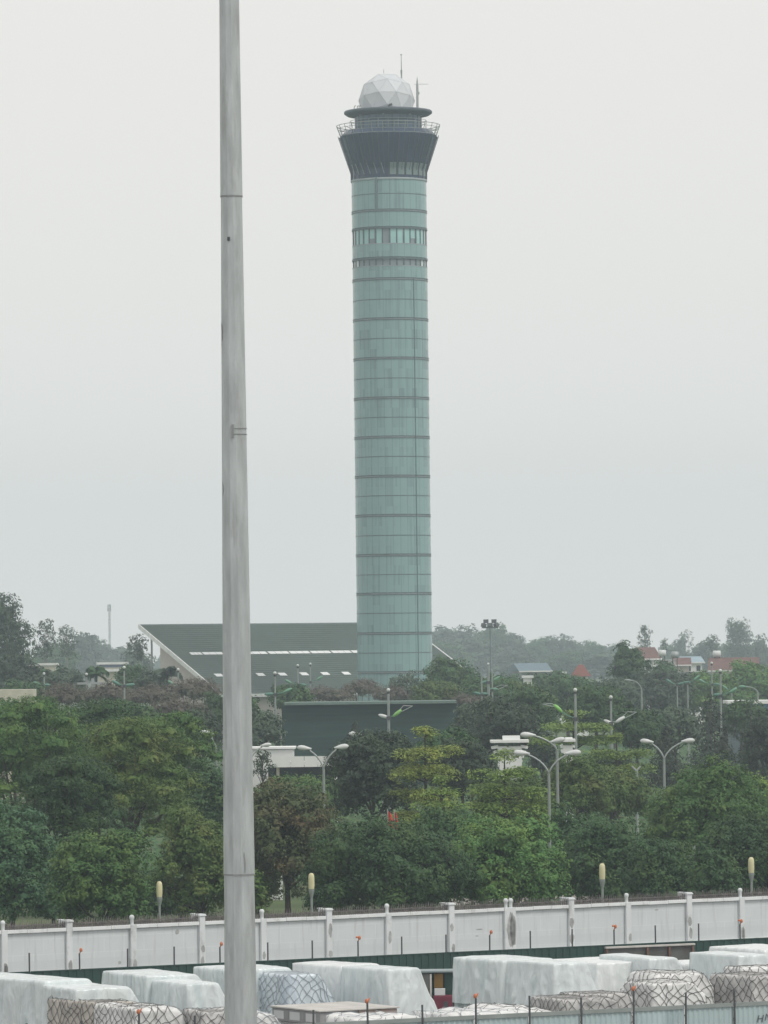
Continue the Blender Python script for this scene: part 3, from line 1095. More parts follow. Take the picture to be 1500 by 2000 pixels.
cargo("netted_cargo", "low quilted white load under net behind the fence lamp, right of centre", "cargo", (900, 1966), (950, 1975), 2.15, 2.6, M['wrap_white'], GN, (0.4, .2), net=M['net'], seed=27, netk=4, wr=.17, part="load")
cargo("netted_cargo", "low grey netted cartons with white caps below the draped white pallet", "cargo", (1036, 1946), (1098, 1954), 2.3, 2.2, M['wrap_grey'], GN, (0.3, .2), net=M['net'], seed=28, netk=2, flare=.02, fold=.02, part="load", smooth=1)
cargo("netted_cargo", "grey netted cartons joining the tall stepped stack on its left", "cargo", (1092, 1939), (1140, 1944), 2.35, 2.0, M['wrap_grey'], GN, (0.3, .2), net=M['net'], seed=29, netk=2, flare=.02, fold=.02, part="load", smooth=1)
cargo("netted_cargo", "tall stepped stack of white wrapped boxes under a black net", "cargo", (1212, 1899), (1262, 1905), 2.75, 2.6, M['wrap_white'], GN, (0.4, .5), net=M['net'], seed=30, netk=2, flare=.12, wr=.08, part="load",
      steps=[(0.0, 1.0, 0.0, 0.12, -0.55)])
cargo("netted_cargo", "lower white wrapped block netted in front of the tall stepped stack", "cargo", (1218, 1917), (1274, 1922), 2.6, 2.2, M['wrap_white'], GN, (0.5, .5), net=M['net'], seed=31, netk=2, flare=.05, wr=.06, part="load")
cargo("netted_cargo", "dark-sided grey netted stack at lower right with a white right end", "cargo", (1387, 1903), (1470, 1908), 2.65, 2.2, M['wrap_grey'], GN, (0.5, .5), net=M['net'], seed=32, netk=2, flare=.04, part="load", smooth=1)
cargo("netted_cargo", "white netted load behind the dark-sided stack at the right picture edge", "cargo", (1415, 1887), (1450, 1891), 2.75, 2.9, M['wrap_white'], GN, (0.4, .4), net=M['net'], seed=33, netk=2, wr=.08, part="load")


def carton_stack():
    top = 2.2
    A, B, C = onz(531, 1959, top), onz(625, 1969, top), onz(722, 1963, top)
    q = (B - A).normalized()
    L = (B - A).length
    r = Vector((-q.y, q.x, 0))
    wid = 3.0
    t = thing("carton_stack", "grey printed cartons under a flat board behind the near fence", "cartons", (A.x, A.y, 0), GN, math.atan2(q.y, q.x))
    rng = random.Random(5)
    nz, nx = 4, 3
    ch, cl = 0.44, L / nx
    cw = wid / 4
    for k in range(nz):
        for i in range(nx):
            o = MB().box((cl * (i + .5), cw * .5, 0.30 + ch * (k + .5)), (cl - .012, cw - .012, ch - .012)).build("carton", M['carton'], t, bevel=.012)
            lm = MB()
            sy = -0.0005 + .004
            lm.box((cl * (i + .42), sy, 0.30 + ch * (k + .5)), (cl * .62, .004, ch * .62))
            lo = lm.build("label", M['carton_label'], o)
            im = MB()
            for z_, w_ in ((.09, .34), (0.0, .45), (-.09, .26)):
                im.box((cl * (i + .42) + rng.uniform(-.05, .05), sy - .004, 0.30 + ch * (k + .5) + z_), (cl * w_, .003, 0.035))
        for j in range(4):
            if j == 0:
                continue
            o = MB().box((cl * (nx - .5), cw * (j + .5), 0.30 + ch * (k + .5)), (cl - .012, cw - .014, ch - .014)).build(
                "carton", M['carton'] if j == 1 else M['tanboard'], t, bevel=.012)
            if j == 1:
                MB().box((L - .006, cw * (j + .5), 0.30 + ch * (k + .5)), (.004, cw * .6, ch * .6)).build("label", M['carton_label'], o)
    MB().box((L / 2, wid / 2, 0.30 + ch * nz + .03), (L + .12, wid + .12, 0.05)).build("top_board", M['board'], t, bevel=.01)
    MB().box((L / 2, wid / 2, 0.2), (L, wid, 0.12)).build("pallet_base", M['pallet'], t)


carton_stack()


# grey bin (rusty framed sheet) by the hoarding, far right
def rusty_bin():
    top = 1.95
    p0, p1 = onz(1184, 1850, top), onz(1354, 1843, top)
    p0, p1 = Vector((p0.x, p0.y, 0)), Vector((p1.x, p1.y, 0))
    d = (p1 - p0).normalized()
    L = (p1 - p0).length
    t = thing("sheet_metal_bin", "grey sheet metal bin with rusty posts and pale top rail before the white wall", "bin", p0, None, math.atan2(d.y, d.x))
    MB().box((L / 2, 0.6, 0.95), (L - .1, 1.1, 1.86)).build("bin_body", M['grey_sheet'], t)
    for x in (0.03, L * .47, L * .72, L - .03):
        MB().box((x, -0.012, 0.95), (0.09, 0.1, 1.9)).build("post", M['rust'], t)
    MB().box((L / 2, -0.02, 1.93), (L + .1, 0.14, 0.075)).build("top_rail", M['board'], t, bevel=.01)
    s = MB()
    s.lathe([(0, 0), (.07, 0), (.085, .12), (.07, .3), (.03, .42), (0, .44)], (L * .735, -.2, 1.0), 10)
    s.build("white_bottle", M['lamp_white'], t, smooth=True)


rusty_bin()


def booth():
    """low green cabin of sheet metal between two rows of cargo"""
    Y = 193.0
    p0, p1 = P(817, 1900, Y), P(888, 1898, Y)
    top = P(850, 1899, Y).z
    t = thing("sheet_metal_shelter", "low green sheet metal shelter between the covered pallets, grey panel on left", "shelter", (p0.x, p0.y, 0))
    W_ = p1.x - p0.x
    MB().box((W_ / 2, 1.0, top / 2), (W_, 0.08, top)).build("back_panel", M['green_sheet'], t)
    MB().box((W_ * .16, -0.0, top / 2 - .02), (W_ * .30, 0.06, top - .04)).build("grey_panel", M['grey_sheet'], t)
    MB().box((W_ * .34, -0.02, top / 2 - .03), (0.07, 0.1, top - .06)).build("post", M['board'], t)
    MB().box((W_ / 2, 0.5, top + .03), (W_ + .15, 1.2, 0.06)).build("roof", M['ring_pale'], t)
    for a in (0.86,):
        MB().box((W_ * a, 0.2, top / 2 - .02), (W_ * .26, .05, top - .04)).build("side_panel", M['green_sheet'], t)
    b = P(857, 1930, Y)
    t2 = thing("ochre_board", "ochre plywood board propped upright in the green shelter", "board", (b.x, b.y + 0.3, 0))
    MB().box((0, 0, (b.z + P(857, 1903, Y).z) / 2 + .0), (0.34, 0.04, 0.53)).build("board", M['yellow_board'], t2)
    MB().box((0, .02, b.z / 2), (0.30, 0.04, b.z)).build("leg", M['rust'], t2)
    c0 = P(859, 1943, Y)
    o = MB().box((0, 0, 0.12), (0.40, 0.3, 0.25)).build("white_carton", M['carton_label'], None, bevel=.01, loc=(c0.x, c0.y - .1, c0.z))
    tag(o, "white paper-labelled carton resting on maroon tub below the ochre board", "carton")
    m = thing("maroon_tub", "dark maroon metal tub on legs in front of the green shelter", "tub", (P(865, 1950, Y).x, Y - .1, 0))
    zt = c0.z
    MB().box((0, 0, zt - .3), (0.72, 0.55, 0.58)).build("tub_body", M['maroon'], m, bevel=.03)
    for x in (-.3, .3):
        for y in (-.2, .2):
            MB().box((x, y, (zt - .6) / 2), (.06, .06, zt - .59)).build("leg", M['dark_metal'], m)
    MB().box((.1, -.277, zt - .33), (.16, .012, .2)).build("recess", M['dark_metal'], m)


booth()


# ================================================================== TALL MAST in front
def build_mast():
    Y = 100.0
    base = P(470.5, 2000, Y)
    t = thing("floodlight_mast", "tall grey galvanised mast of overlapping twelve-sided sections nearest the viewer", "mast", (base.x, base.y, 0))
    zz = lambda py: P(460, py, Y).z

    def sec(z0, r0, z1, r1, lip):
        m = MB()
        pts = [(0, 0, z0), (0, 0, z0 + .12), (0, 0, z1)]
        m.tube(pts, [r0, r0 + (r1 - r0) * .12 / (z1 - z0), r1], 12, True, R(10))
        o = m.build("shaft_section", M['galv'], t)
        if lip:     # dirty overlapping edge
            k = MB()
            k.tube([(0, 0, z0 - .012), (0, 0, z0 + .018)], [r0 + .004, r0 + .004], 12, True, R(10))
            k.build("joint_edge", M['seam'], o)
        return o
    s = Y / F / 2
    zA, zB = zz(384), zz(1708)
    lower = sec(0, 74 * s, zB + .6, 58.6 * s, False)
    mid = sec(zB, 61.5 * s, zA + .5, 41.5 * s, True)
    sec(zA, 44 * s, 31.5, 33.5 * s, True)
    # strap with its clip, about a third of the way down
    k = MB()
    zc = zz(843)
    rr = 49 * s + .006
    for dz in (-.055, .055):
        k.tube([(rr * math.cos(a), rr * math.sin(a), zc + dz) for a in [R(-92 + 10 * i) for i in range(11)]], .007, 6)
    k.box((rr * math.cos(R(-95)), rr * math.sin(R(-95)), zc), (.05, .03, .26))
    k.build("strap", M['seam'], t)
    h = MB()
    h.box((-.06, -43.2 * s - .008, zz(468)), (.05, .03, .075))
    h.build("access_plug", M['dark_metal'], t)
    # weld stains with shapes of their own on the left edge
    rng = random.Random(3)
    for py, hh in ((650, .52), (955, .40)):
        zc = zz(py)
        r0 = (38 + py / 2000 * 25) * s
        vs, fs = [], []
        n = 14
        for i in range(n):
            f = i / (n - 1)
            wv = math.sin(f * math.pi) ** .7
            for a in (R(172), R(172 + 40 * wv * rng.uniform(.7, 1.0))):
                vs.append(((r0 + .003) * math.cos(a), (r0 + .003) * math.sin(a), zc - hh / 2 + hh * f))
            if i:
                fs.append((2 * i - 2, 2 * i - 1, 2 * i + 1, 2 * i))
        MB().add(vs, fs).build("weld_stain", M['stain'], mid)
    # the long scratch above the lower joint
    vs, fs = [], []
    rr = 61 * s
    for i in range(12):
        f = i / 11
        a = R(-67 + 2 * math.sin(f * 5))
        wv = .012 * math.sin(f * math.pi) ** .5 + .002
        for da in (-wv / rr, wv / rr):
            vs.append(((rr + .002) * math.cos(a + da), (rr + .002) * math.sin(a + da), zB + .03 + f * .42))
        if i:
            fs.append((2 * i - 2, 2 * i - 1, 2 * i + 1, 2 * i))
    MB().add(vs, fs).build("scratch", M['seam'], mid)


build_mast()


# ================================================================== CONTROL TOWER
def build_tower():
    Y = 800.0
    S = Y / F                                   # metres per photo pixel
    base = P(771.7, 1345, Y)
    t = thing("control_tower", "very tall round green glass control tower with dark flared cab and white ball dome", "tower",
              (base.x, base.y, 0))
    ax = lambda py: 760 + (py - 350) * .0112
    z = lambda py: P(ax(py), py, Y).z
    RAD = 5.86
    # ---- shaft: one band of cladding per storey, dark ring between
    thick = [416, 549, 626.5, 703, 780, 856, 932, 1008, 1085, 1160, 1237, 1313, 1388]
    thin = [384, 589, 665, 742, 818, 894, 970, 1047, 1123, 1198, 1275, 1350]
    edges = [352, 416, 449, 480, 508, 523, 549] + thick[2:]
    glazed = {(449, 480), (508, 523)}
    for a, b in zip(edges, edges[1:] + [None]):
        z1 = z(a)
        z0 = z(b) if b else 0.0
        if (a, b) in glazed:
            zc, hh = (z0 + z1) / 2, z1 - z0
            MB().lathe([(RAD - .34, z0), (RAD - .34, z1)], n=96).build("window_back", M['ring'], t, smooth=True)
            n = 32
            rng = random.Random(a)
            for k in range(n):
                an = 2 * math.pi * (k + .5) / n
                deg = (math.degrees(an) + 90) % 360        # 0 faces the camera
                d = min(deg, 360 - deg)
                if d > 100:
                    if k % 2:
                        continue
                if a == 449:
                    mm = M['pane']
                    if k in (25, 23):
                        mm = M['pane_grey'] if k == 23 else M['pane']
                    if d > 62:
                        mm = M['pane_sky']
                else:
                    mm = M['pane_grey'] if d < 60 else M['pane_sky']
                wd = 2 * math.pi * RAD / n
                u, v = Vector((-math.sin(an), math.cos(an), 0)), Vector((math.cos(an), math.sin(an), 0))
                c = v * (RAD - .22)
                low = (a == 449 and k in (21, 27))
                h2 = hh * (.70 if low else 1.0)
                MB().box((c.x, c.y, z1 - h2 / 2 - .05), (wd * .80, .1, h2 - .1), (u, v)).build("window_pane", mm, t)
                c = v * (RAD - .26)
                if low:
                    MB().box((c.x, c.y, z0 + (hh - h2) / 2), (wd * .8, .1, hh - h2), (u, v)).build("window_sill_panel", M['pane_grey'], t)
            for k in range(n):
                an = 2 * math.pi * k / n
                if math.sin(an) > .35:      # far side, never seen: every other one
                    continue
                u, v = Vector((-math.sin(an), math.cos(an), 0)), Vector((math.cos(an), math.sin(an), 0))
                c = v * (RAD - .16)
                MB().box((c.x, c.y, zc), (.16 if k % 2 else .26, .2, hh), (u, v)).build("mullion", M['ring'], t)
        else:
            lo = z0 + (.10 if b else 0)
            m = MB()
            m.lathe([(RAD - .16, lo), (RAD, lo + .03), (RAD, z1 - .12), (RAD - .05, z1 - .09), (RAD - .16, z1 - .08)], n=96)
            m.build("cladding_band", M['cladding'], t)
            if b is None or (a, b) == (416, 449):
                pass
    for py in thick:
        zc = z(py)
        m = MB()
        m.lathe([(RAD - .1, zc + .20), (RAD + .07, zc + .20), (RAD + .07, zc + .10), (RAD - .02, zc + .09), (RAD - .02, zc - .09),
                 (RAD + .07, zc - .10), (RAD + .07, zc - .22), (RAD - .1, zc - .22)], n=96)
        o = m.build("storey_ring", M['ring'], t)
        MB().lathe([(RAD + .0, zc - .085), (RAD + .0, zc + .085)], n=96).build("ring_band", M['ring_pale'], o, smooth=True)
    for py in (449, 508):
        zc = z(py)
        MB().lathe([(RAD - .1, zc + .06), (RAD + .06, zc + .06), (RAD + .06, zc - .24), (RAD - .3, zc - .24)], n=96).build("storey_ring", M['ring'], t)
    for py in (480, 523):
        zc = z(py)
        MB().lathe([(RAD - .3, zc - .02), (RAD + .02, zc - .02), (RAD + .02, zc - .16), (RAD - .1, zc - .16)], n=96).build("storey_ring", M['ring_pale'], t)
    for py in thin:
        zc = z(py)
        MB().lathe([(RAD - .05, zc + .07), (RAD + .025, zc + .06), (RAD + .025, zc - .06), (RAD - .05, zc - .07)], n=96).build("panel_joint", M['ring'], t)
    an = R(-90) + math.asin(.62)
    MB().tube([(math.cos(an) * (RAD + .09), math.sin(an) * (RAD + .09), 0), (math.cos(an) * (RAD + .09), math.sin(an) * (RAD + .09), z(548))], .05, 6).build("conduit", M['conduit'], t)
    an = R(-90) - math.asin(.33)
    MB().tube([(math.cos(an) * (RAD + .06), math.sin(an) * (RAD + .06), z(415)), (math.cos(an) * (RAD + .06), math.sin(an) * (RAD + .06), z(352))], .2, 8).build("conduit", M['conduit'], t)  # short tube standing in for a dark stain on the top storey

    # ---- flared cab
    N = 28
    zb, zk, zt, zd = z(352), z(334), z(268), z(256)
    rb, rk, rt, rd = RAD + .02, RAD + .03, 7.62, 6.75
    MB().lathe([(RAD + .12, zb - .34), (RAD + .16, zb - .05), (RAD - .2, zb)], n=96).build("cab_collar", M['ring_pale'], t, smooth=True)

    def ringpts(r, zz, n=N, off=.0):
        return [(r * math.cos(2 * math.pi * (k + off) / n), r * math.sin(2 * math.pi * (k + off) / n), zz) for k in range(n)]
    m = MB()
    zm = z(320)
    rm = rk + (rt - rk) * (zm - zk) / (zt - zk)
    prof = [(rb, zb), (rb, zb + .35), (rk, zk), (rt, zt), (rd, zd), (0, zd)]
    m.lathe(prof, n=N)
    m.build("cab_glazing", M['cab'], t)
    # ribs between panes
    m = MB()
    for k in range(N):
        an = 2 * math.pi * k / N
        c, s = math.cos(an), math.sin(an)
        m.tube([(c * (rb + .03), s * (rb + .03), zb), (c * (rk + .04), s * (rk + .04), zk), (c * (rt + .04), s * (rt + .04), zt)], .09, 5)
    m.build("cab_frame", M['cab_frame'], t)
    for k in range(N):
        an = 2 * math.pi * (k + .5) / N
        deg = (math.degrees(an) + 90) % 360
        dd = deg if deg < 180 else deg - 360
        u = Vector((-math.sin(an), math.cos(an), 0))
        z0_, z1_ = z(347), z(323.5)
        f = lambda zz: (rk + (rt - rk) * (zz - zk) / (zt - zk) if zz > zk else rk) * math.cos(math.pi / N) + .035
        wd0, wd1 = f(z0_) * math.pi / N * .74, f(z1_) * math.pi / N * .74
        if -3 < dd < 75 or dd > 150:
            mm = M['cab_pane_sky']  # right-hand panes: see-through sky brightness painted as a lighter tone
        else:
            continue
        zmid = zk
        poly = []
        vs = []
        for zz in (z0_, zmid, z1_):
            rr = f(zz)
            wd = wd0 if zz < z1_ else wd1
            for sg in (-1, 1):
                p = Vector((math.cos(an), math.sin(an), 0)) * rr + u * (sg * wd)
                vs.append((p.x, p.y, zz))
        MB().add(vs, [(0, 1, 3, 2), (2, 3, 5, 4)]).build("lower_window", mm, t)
    # slanting blinds/braces seen behind the left-hand panes
    for k in range(6):
        an = R(-90) - R(62 - 11 * k)
        c, s = math.cos(an), math.sin(an)
        an2 = an - R(4)
        rr = rk + .06
        r2 = rm + .08
        MB().tube([(c * rr, s * rr, z(345)), (math.cos(an2) * r2, math.sin(an2) * r2, z(324))], .055, 5).build("slanting_brace", M['pane_grey'], t)
    # outer struts carrying the gallery rail
    for k in range(N):
        an = 2 * math.pi * (k + .5) / N
        c, s = math.cos(an), math.sin(an)
        MB().tube([(c * (rk + .12), s * (rk + .12), z(338)), (c * (rt + .30), s * (rt + .30), zt + .1)], .045, 5).build("gallery_strut", M['cab_frame'], t)
    # gallery railing, leaning out
    g = MB()
    zr, rr = z(246), 8.12
    r0, zz0 = 7.55, z(266)
    n2 = 28
    for k in range(n2):
        an = 2 * math.pi * (k + .5) / n2
        c, s = math.cos(an), math.sin(an)
        g.tube([(c * r0, s * r0, zz0), (c * rr, s * rr, zr)], .05, 5)
    for f in (0.0, .38, .72, 1.0):
        r_ = r0 + (rr - r0) * f
        z_ = zz0 + (zr - zz0) * f
        ring = [(r_ * math.cos(2 * math.pi * (k + .5) / n2), r_ * math.sin(2 * math.pi * (k + .5) / n2), z_) for k in range(n2 + 1)]
        g.tube(ring, .042 if f < 1 else .055, 5, False)
    for k in range(0, n2, 4):
        an = 2 * math.pi * (k + .5) / n2
        c, s = math.cos(an), math.sin(an)
        g.tube([(c * 6.7, s * 6.7, zd), (c * 7.85, s * 7.85, zr - .35)], .045, 5)
    g.build("gallery_railing", M['pole_grey'], t)
    # lookout room under the disc
    zl = z(226)
    ru = 5.16
    MB().lathe([(ru, zd), (ru, zl + .6)], n=64).build("lookout_room", M['room'], t, smooth=True)
    f = MB()
    for k in range(26):
        an = 2 * math.pi * k / 26
        f.tube([(math.cos(an) * (ru + .02), math.sin(an) * (ru + .02), zd), (math.cos(an) * (ru + .02), math.sin(an) * (ru + .02), zl + .6)], .06, 5)
    for zz in (zd + .15, z(238), zl):
        f.lathe([(ru, zz + .06), (ru + .07, zz + .05), (ru + .07, zz - .05), (ru, zz - .06)], n=64)
    f.build("lookout_frame", M['cab_frame'], t)
    hr = MB()
    ring = [(6.0 * math.cos(2 * math.pi * k / 48), 6.0 * math.sin(2 * math.pi * k / 48), z(237)) for k in range(49)]
    hr.tube(ring, .04, 5, False)
    for k in range(24):
        an = 2 * math.pi * k / 24
        hr.tube([(6.0 * math.cos(an), 6.0 * math.sin(an), zd), (6.0 * math.cos(an), 6.0 * math.sin(an), z(237))], .035, 5)
    hr.build("handrail", M['ring_pale'], t)
    rng = random.Random(8)
    fl = MB()
    for an in (R(-142), R(-98), R(-52), R(-20)):
        fl.box((5.5 * math.cos(an), 5.5 * math.sin(an), zl - .15), (.3, .3, .28))
    fl.build("eaves_floodlights", M['ring_pale'], t)
    # roof disc
    zb2 = z(222.5)
    MB().lathe([(0, zb2 - .55), (5.0, zb2 - .55), (6.45, zb2 - .28), (6.88, zb2 + .02), (6.92, zb2 + .25), (6.8, zb2 + .42), (6.2, zb2 + .5), (0, zb2 + .55)],
               n=96).build("roof_disc", M['disc'], t, smooth=False)
    # radome: large triangular facets
    import bmesh
    bm = bmesh.new()
    bmesh.ops.create_icosphere(bm, subdivisions=2, radius=4.40)
    bmesh.ops.rotate(bm, verts=bm.verts, matrix=Matrix.Rotation(R(-14), 3, 'X') @ Matrix.Rotation(R(20), 3, 'Z'))
    geom = bm.verts[:] + bm.edges[:] + bm.faces[:]
    cz = z(197)
    bmesh.ops.bisect_plane(bm, geom=geom, plane_co=(0, 0, zb2 + .5 - cz), plane_no=(0, 0, -1), clear_outer=True)
    edges_ = [(e.verts[0].co.copy(), e.verts[1].co.copy()) for e in bm.edges]
    me = bpy.data.meshes.new("radome")
    bm.to_mesh(me)
    bm.free()
    me.materials.append(M['radome'])
    rd_o = link("radome", me, t, (-.2, 0, cz))
    sm = MB()
    for a, b in edges_:
        sm.tube([a * 1.001, b * 1.001], .028, 4, False)
    sm.build("panel_seams", M['radome_seam'], rd_o)
    MB().tube([(-.6, 0, cz + 4.3), (-.6, 0, cz + 5.0)], .035, 6).build("lightning_rod", M['pole_grey'], rd_o, loc=(.2, 0, -cz))
    # antennas on the disc
    axx = lambda px, py: (px - ax(py)) * S
    m = MB()
    x = axx(784.8, 120)
    m.tube([(x, 4.2, zb2 + .4), (x, 4.2, z(144)), (x, 4.2, z(131)), (x, 4.2, z(130.9)), (x, 4.2, z(102))], [.12, .10, .16, .07, .045], 8)
    m.lathe([(0, 0), (.15, 0), (.15, .12), (0, .2)], (x, 4.2, z(102)), 8)
    m.build("whip_antenna", M['pole_grey'], t)
    m = MB()
    x = axx(816, 190)
    m.tube([(x, -.6, zb2 + .4), (x, -.6, z(168))], .19, 10)
    m.tube([(x, -.6, z(168)), (x, -.6, z(160)), (x, -.6, z(152))], [.17, .12, .03], 8)
    m.tube([(x - .5, -.6, z(166)), (x + 1.7, -.6, z(166))], .035, 6)
    m.tube([(x + .25, -.6, z(186)), (x + .25, -.6, z(181))], .09, 6)
    m.build("antenna_mast", M['galv_new'], t)
    m = MB()
    for px in (691.5, 697.5, 701):
        x = axx(px, 212)
        m.tube([(x, -1.5, zb2 + .4), (x + .1, -1.5, z(213) + .35), (x + .35, -1.5, z(207.5))], .07, 5)
    m.build("roof_sensors", M['pole_grey'], t)
    x = axx(762, 208)
    m = MB()
    m.tube([(x - .3, -5.6, zb2 + .5), (x, -5.6, zb2 + .85), (x + .35, -5.6, zb2 + .95)], [.12, .2, .16], 8)
    m.build("roof_camera", M['dark_metal'], t)


build_tower()


# ================================================================== BUILDING WITH THE SLOPING GREEN ROOF
def build_hall():
    R0 = P(273, 1221, 832)
    E0 = P(434, 1356, 808)
    gh = Vector((E0.x - R0.x, E0.y - R0.y, 0))
    run = gh.length
    gh.normalize()
    rh = Vector((-gh.y, gh.x, 0))               # along the ridge, to the right and away
    drop = R0.z - E0.z
    LR = 516 * 832 / F / rh.x
    t = thing("operations_hall", "wide low hall with one steep green roof slope and skylight rows, left of tower", "building", (R0.x, R0.y, 0),
              None, math.atan2(rh.y, rh.x))
    # local: x along ridge, y = -g (so slope falls towards -y)
    Z0 = R0.z
    pt = lambda x, s, dz=0.0: (x, -run * s, Z0 - drop * s + dz)
    m = MB()
    n = 1
    m.prism([pt(0, 0), pt(LR, 0), pt(LR, 1), pt(0, 1)], (0, 0, -.3))
    m.build("roof", M['roof_green'], t)
    ribs = MB()
    k = 34
    for i in range(1, k):
        s = i / k
        ribs.prism([pt(.02, s, .0), pt(LR - .02, s, .0), pt(LR - .02, s, .022), pt(.02, s, .022)], (0, -.07, 0))
    ribs.build("roof_ribs", M['roof_green'], t)
    for x0, x1 in ((-.22, 0), (LR, LR + .22)):
        MB().prism([pt(x0, -.005, .10), pt(x0, 1.005, .10), pt(x0, 1.005, -.62), pt(x0, -.005, -.62)], (x1 - x0, 0, 0)).build("verge_board", M['fascia'], t)
    MB().prism([pt(0, 0, .14), pt(LR, 0, .14), pt(LR, 0, -.5), pt(0, 0, -.5)], (0, .2, 0)).build("ridge_board", M['ring_pale'], t)
    MB().prism([pt(0, 1, .0), pt(LR, 1, .0), pt(LR, 1, -.5), pt(0, 1, -.5)], (0, -.2, 0)).build("eaves_gutter", M['fascia'], t)
    # gable wall set in under the verge, and the rest of the box
    xi = 1.2
    MB().prism([(xi, -run * .17, 0), (xi, -run * .17, Z0 - drop * .17 - .32), (xi, -run * .97, Z0 - drop * .97 - .32), (xi, -run * .97, 0)], (.3, 0, 0)).build("gable_wall", M['pink_wall'], t)
    MB().prism([(LR - xi, -run * .1, 0), (LR - xi, -run * .1, Z0 - drop * .1 - .32), (LR - xi, -run * .97, Z0 - drop * .97 - .32), (LR - xi, -run * .97, 0)], (-.3, 0, 0)).build("gable_wall", M['pink_wall'], t)
    MB().prism([(xi + .3, -run * .17, 0), (LR - xi - .3, -run * .17, 0), (LR - xi - .3, -run * .17, Z0 - drop * .17 - .33), (xi + .3, -run * .17, Z0 - drop * .17 - .33)], (0, -.3, 0)).build("rear_wall", M['pink_wall'], t)
    MB().prism([(xi + .3, -run * .96, 0), (LR - xi - .3, -run * .96, 0), (LR - xi - .3, -run * .96, Z0 - drop * .96 - .33), (xi + .3, -run * .96, Z0 - drop * .96 - .33)], (0, .3, 0)).build("front_wall", M['pink_wall'], t)
    for x in (.9, LR * .33, LR * .66, LR - .9):
        MB().tube([(x, -run * .085, 0), (x, -run * .085, Z0 - drop * .085 - .3)], .16, 10).build("column", M['pole_grey'], t)
    # skylights
    px2x = lambda d: d * 832 / F / rh.x
    row1 = [(372, 394), (396, 434), (436, 474), (476, 518), (521, 560), (562, 600.5), (603, 641), (643.5, 681), (683, 721), (724, 762), (765, 803)]
    left1 = 273 + 161 * .425
    for a, b in row1:
        m = MB()
        for c in range(3):
            xa, xb = px2x(a - left1 + (b - a) * c / 3), px2x(a - left1 + (b - a) * (c + 1) / 3 - .8)
            m.prism([pt(xa, .408, .06), pt(xb, .408, .06), pt(xb, .442, .06), pt(xa, .442, .06)], (0, 0, -.05))
        m.build("skylight", M['skylight'], t)
    left2 = 273 + 161 * .735
    for a in (420, 459.5, 499, 540.5, 582, 622.5, 663, 703, 743):
        xa, xb = px2x(a - left2), px2x(a - left2 + 13.5)
        MB().prism([pt(xa, .716, .06), pt(xb, .716, .06), pt(xb, .754, .06), pt(xa, .754, .06)], (0, 0, -.05)).build("skylight", M['skylight'], t)


build_hall()


# ================================================================== MIDDLE-DISTANCE BUILDINGS
def green_shed():
    Y = 520
    a, b = P(550, 1377.5, Y), P(893, 1373.5, Y)
    t = thing("green_clad_shed", "long windowless shed wrapped in dark green cladding below the tower", "shed", (a.x, a.y, 0))
    W_, H_ = b.x - a.x, a.z
    n = 6
    for i in range(n):
        m = MB()
        x0, x1 = W_ * i / n, W_ * (i + 1) / n
        m.box(((x0 + x1) / 2, 0, H_ / 2), (x1 - x0 - .006, .12, H_))
        m.build("cladding_panel", M['green_net'], t)
    MB().box((W_ / 2, 4.5, H_ / 2 - .05), (W_ - .2, 8.8, H_ - .1)).build("shed_body", M['green_net'], t)
    MB().box((W_ / 2 + .1, 3.0, H_ + .14), (W_ - .4, 8.0, .26)).build("roof_edge", M['green_net_edge'], t)
    MB().box((W_ / 2, -.07, H_ * .42), (W_ - .3, .06, .16)).build("band", M['green_sheet'], t)


green_shed()


def gatehouse():
    Y = 430
    a, b = P(440, 1459, Y), P(575, 1459, Y)
    t = thing("white_gatehouse", "white flat-roofed gatehouse right of the mast foot, canopy at its front", "building", (a.x, a.y, 0))
    W_ = b.x - a.x
    H_ = b.z
    MB().box((W_ / 2, 2.5, H_ / 2 - .1), (W_ - .2, 5, H_ - .2)).build("wall", M['cream_wall'] if False else M['white_wall'], t)
    MB().box((W_ / 2, 2.5, H_ - .07), (W_ + .15, 5.4, .16)).build("roof_slab", M['white_wall'], t)
    # canopy
    c0, c1 = P(514, 1478, Y - 6), P(674, 1474, Y - 6)
    zt, zb = c0.z, P(514, 1499, Y - 6).z
    ct = thing("entrance_canopy", "white panelled entrance canopy on posts in front of the gatehouse", "canopy", (c0.x, c0.y, 0))
    CW = c1.x - c0.x
    MB().box((CW / 2, 2.2, zb + .3), (CW - .1, 4.3, .25)).build("canopy_slab", M['white_wall'], ct)
    n = 6
    for i in range(n):
        MB().box((CW * (i + .5) / n, 0, (zt + zb) / 2), (CW / n - .035, .1, zt - zb)).build("fascia_panel", M['white_wall'], ct)
    for x, mm in ((1.2, 'yellow_paint'), (CW - .8, 'white_wall')):
        MB().tube([(x, .4, 0), (x, .4, zb + .2)], .13, 8).build("post", M['cream_wall'] if mm == 'yellow_paint' else M[mm], ct)
    MB().box((CW / 2, 4.2, zb / 2), (CW - .6, .1, zb - .1)).build("rear_screen", M['glass_dark'], ct)


gatehouse()


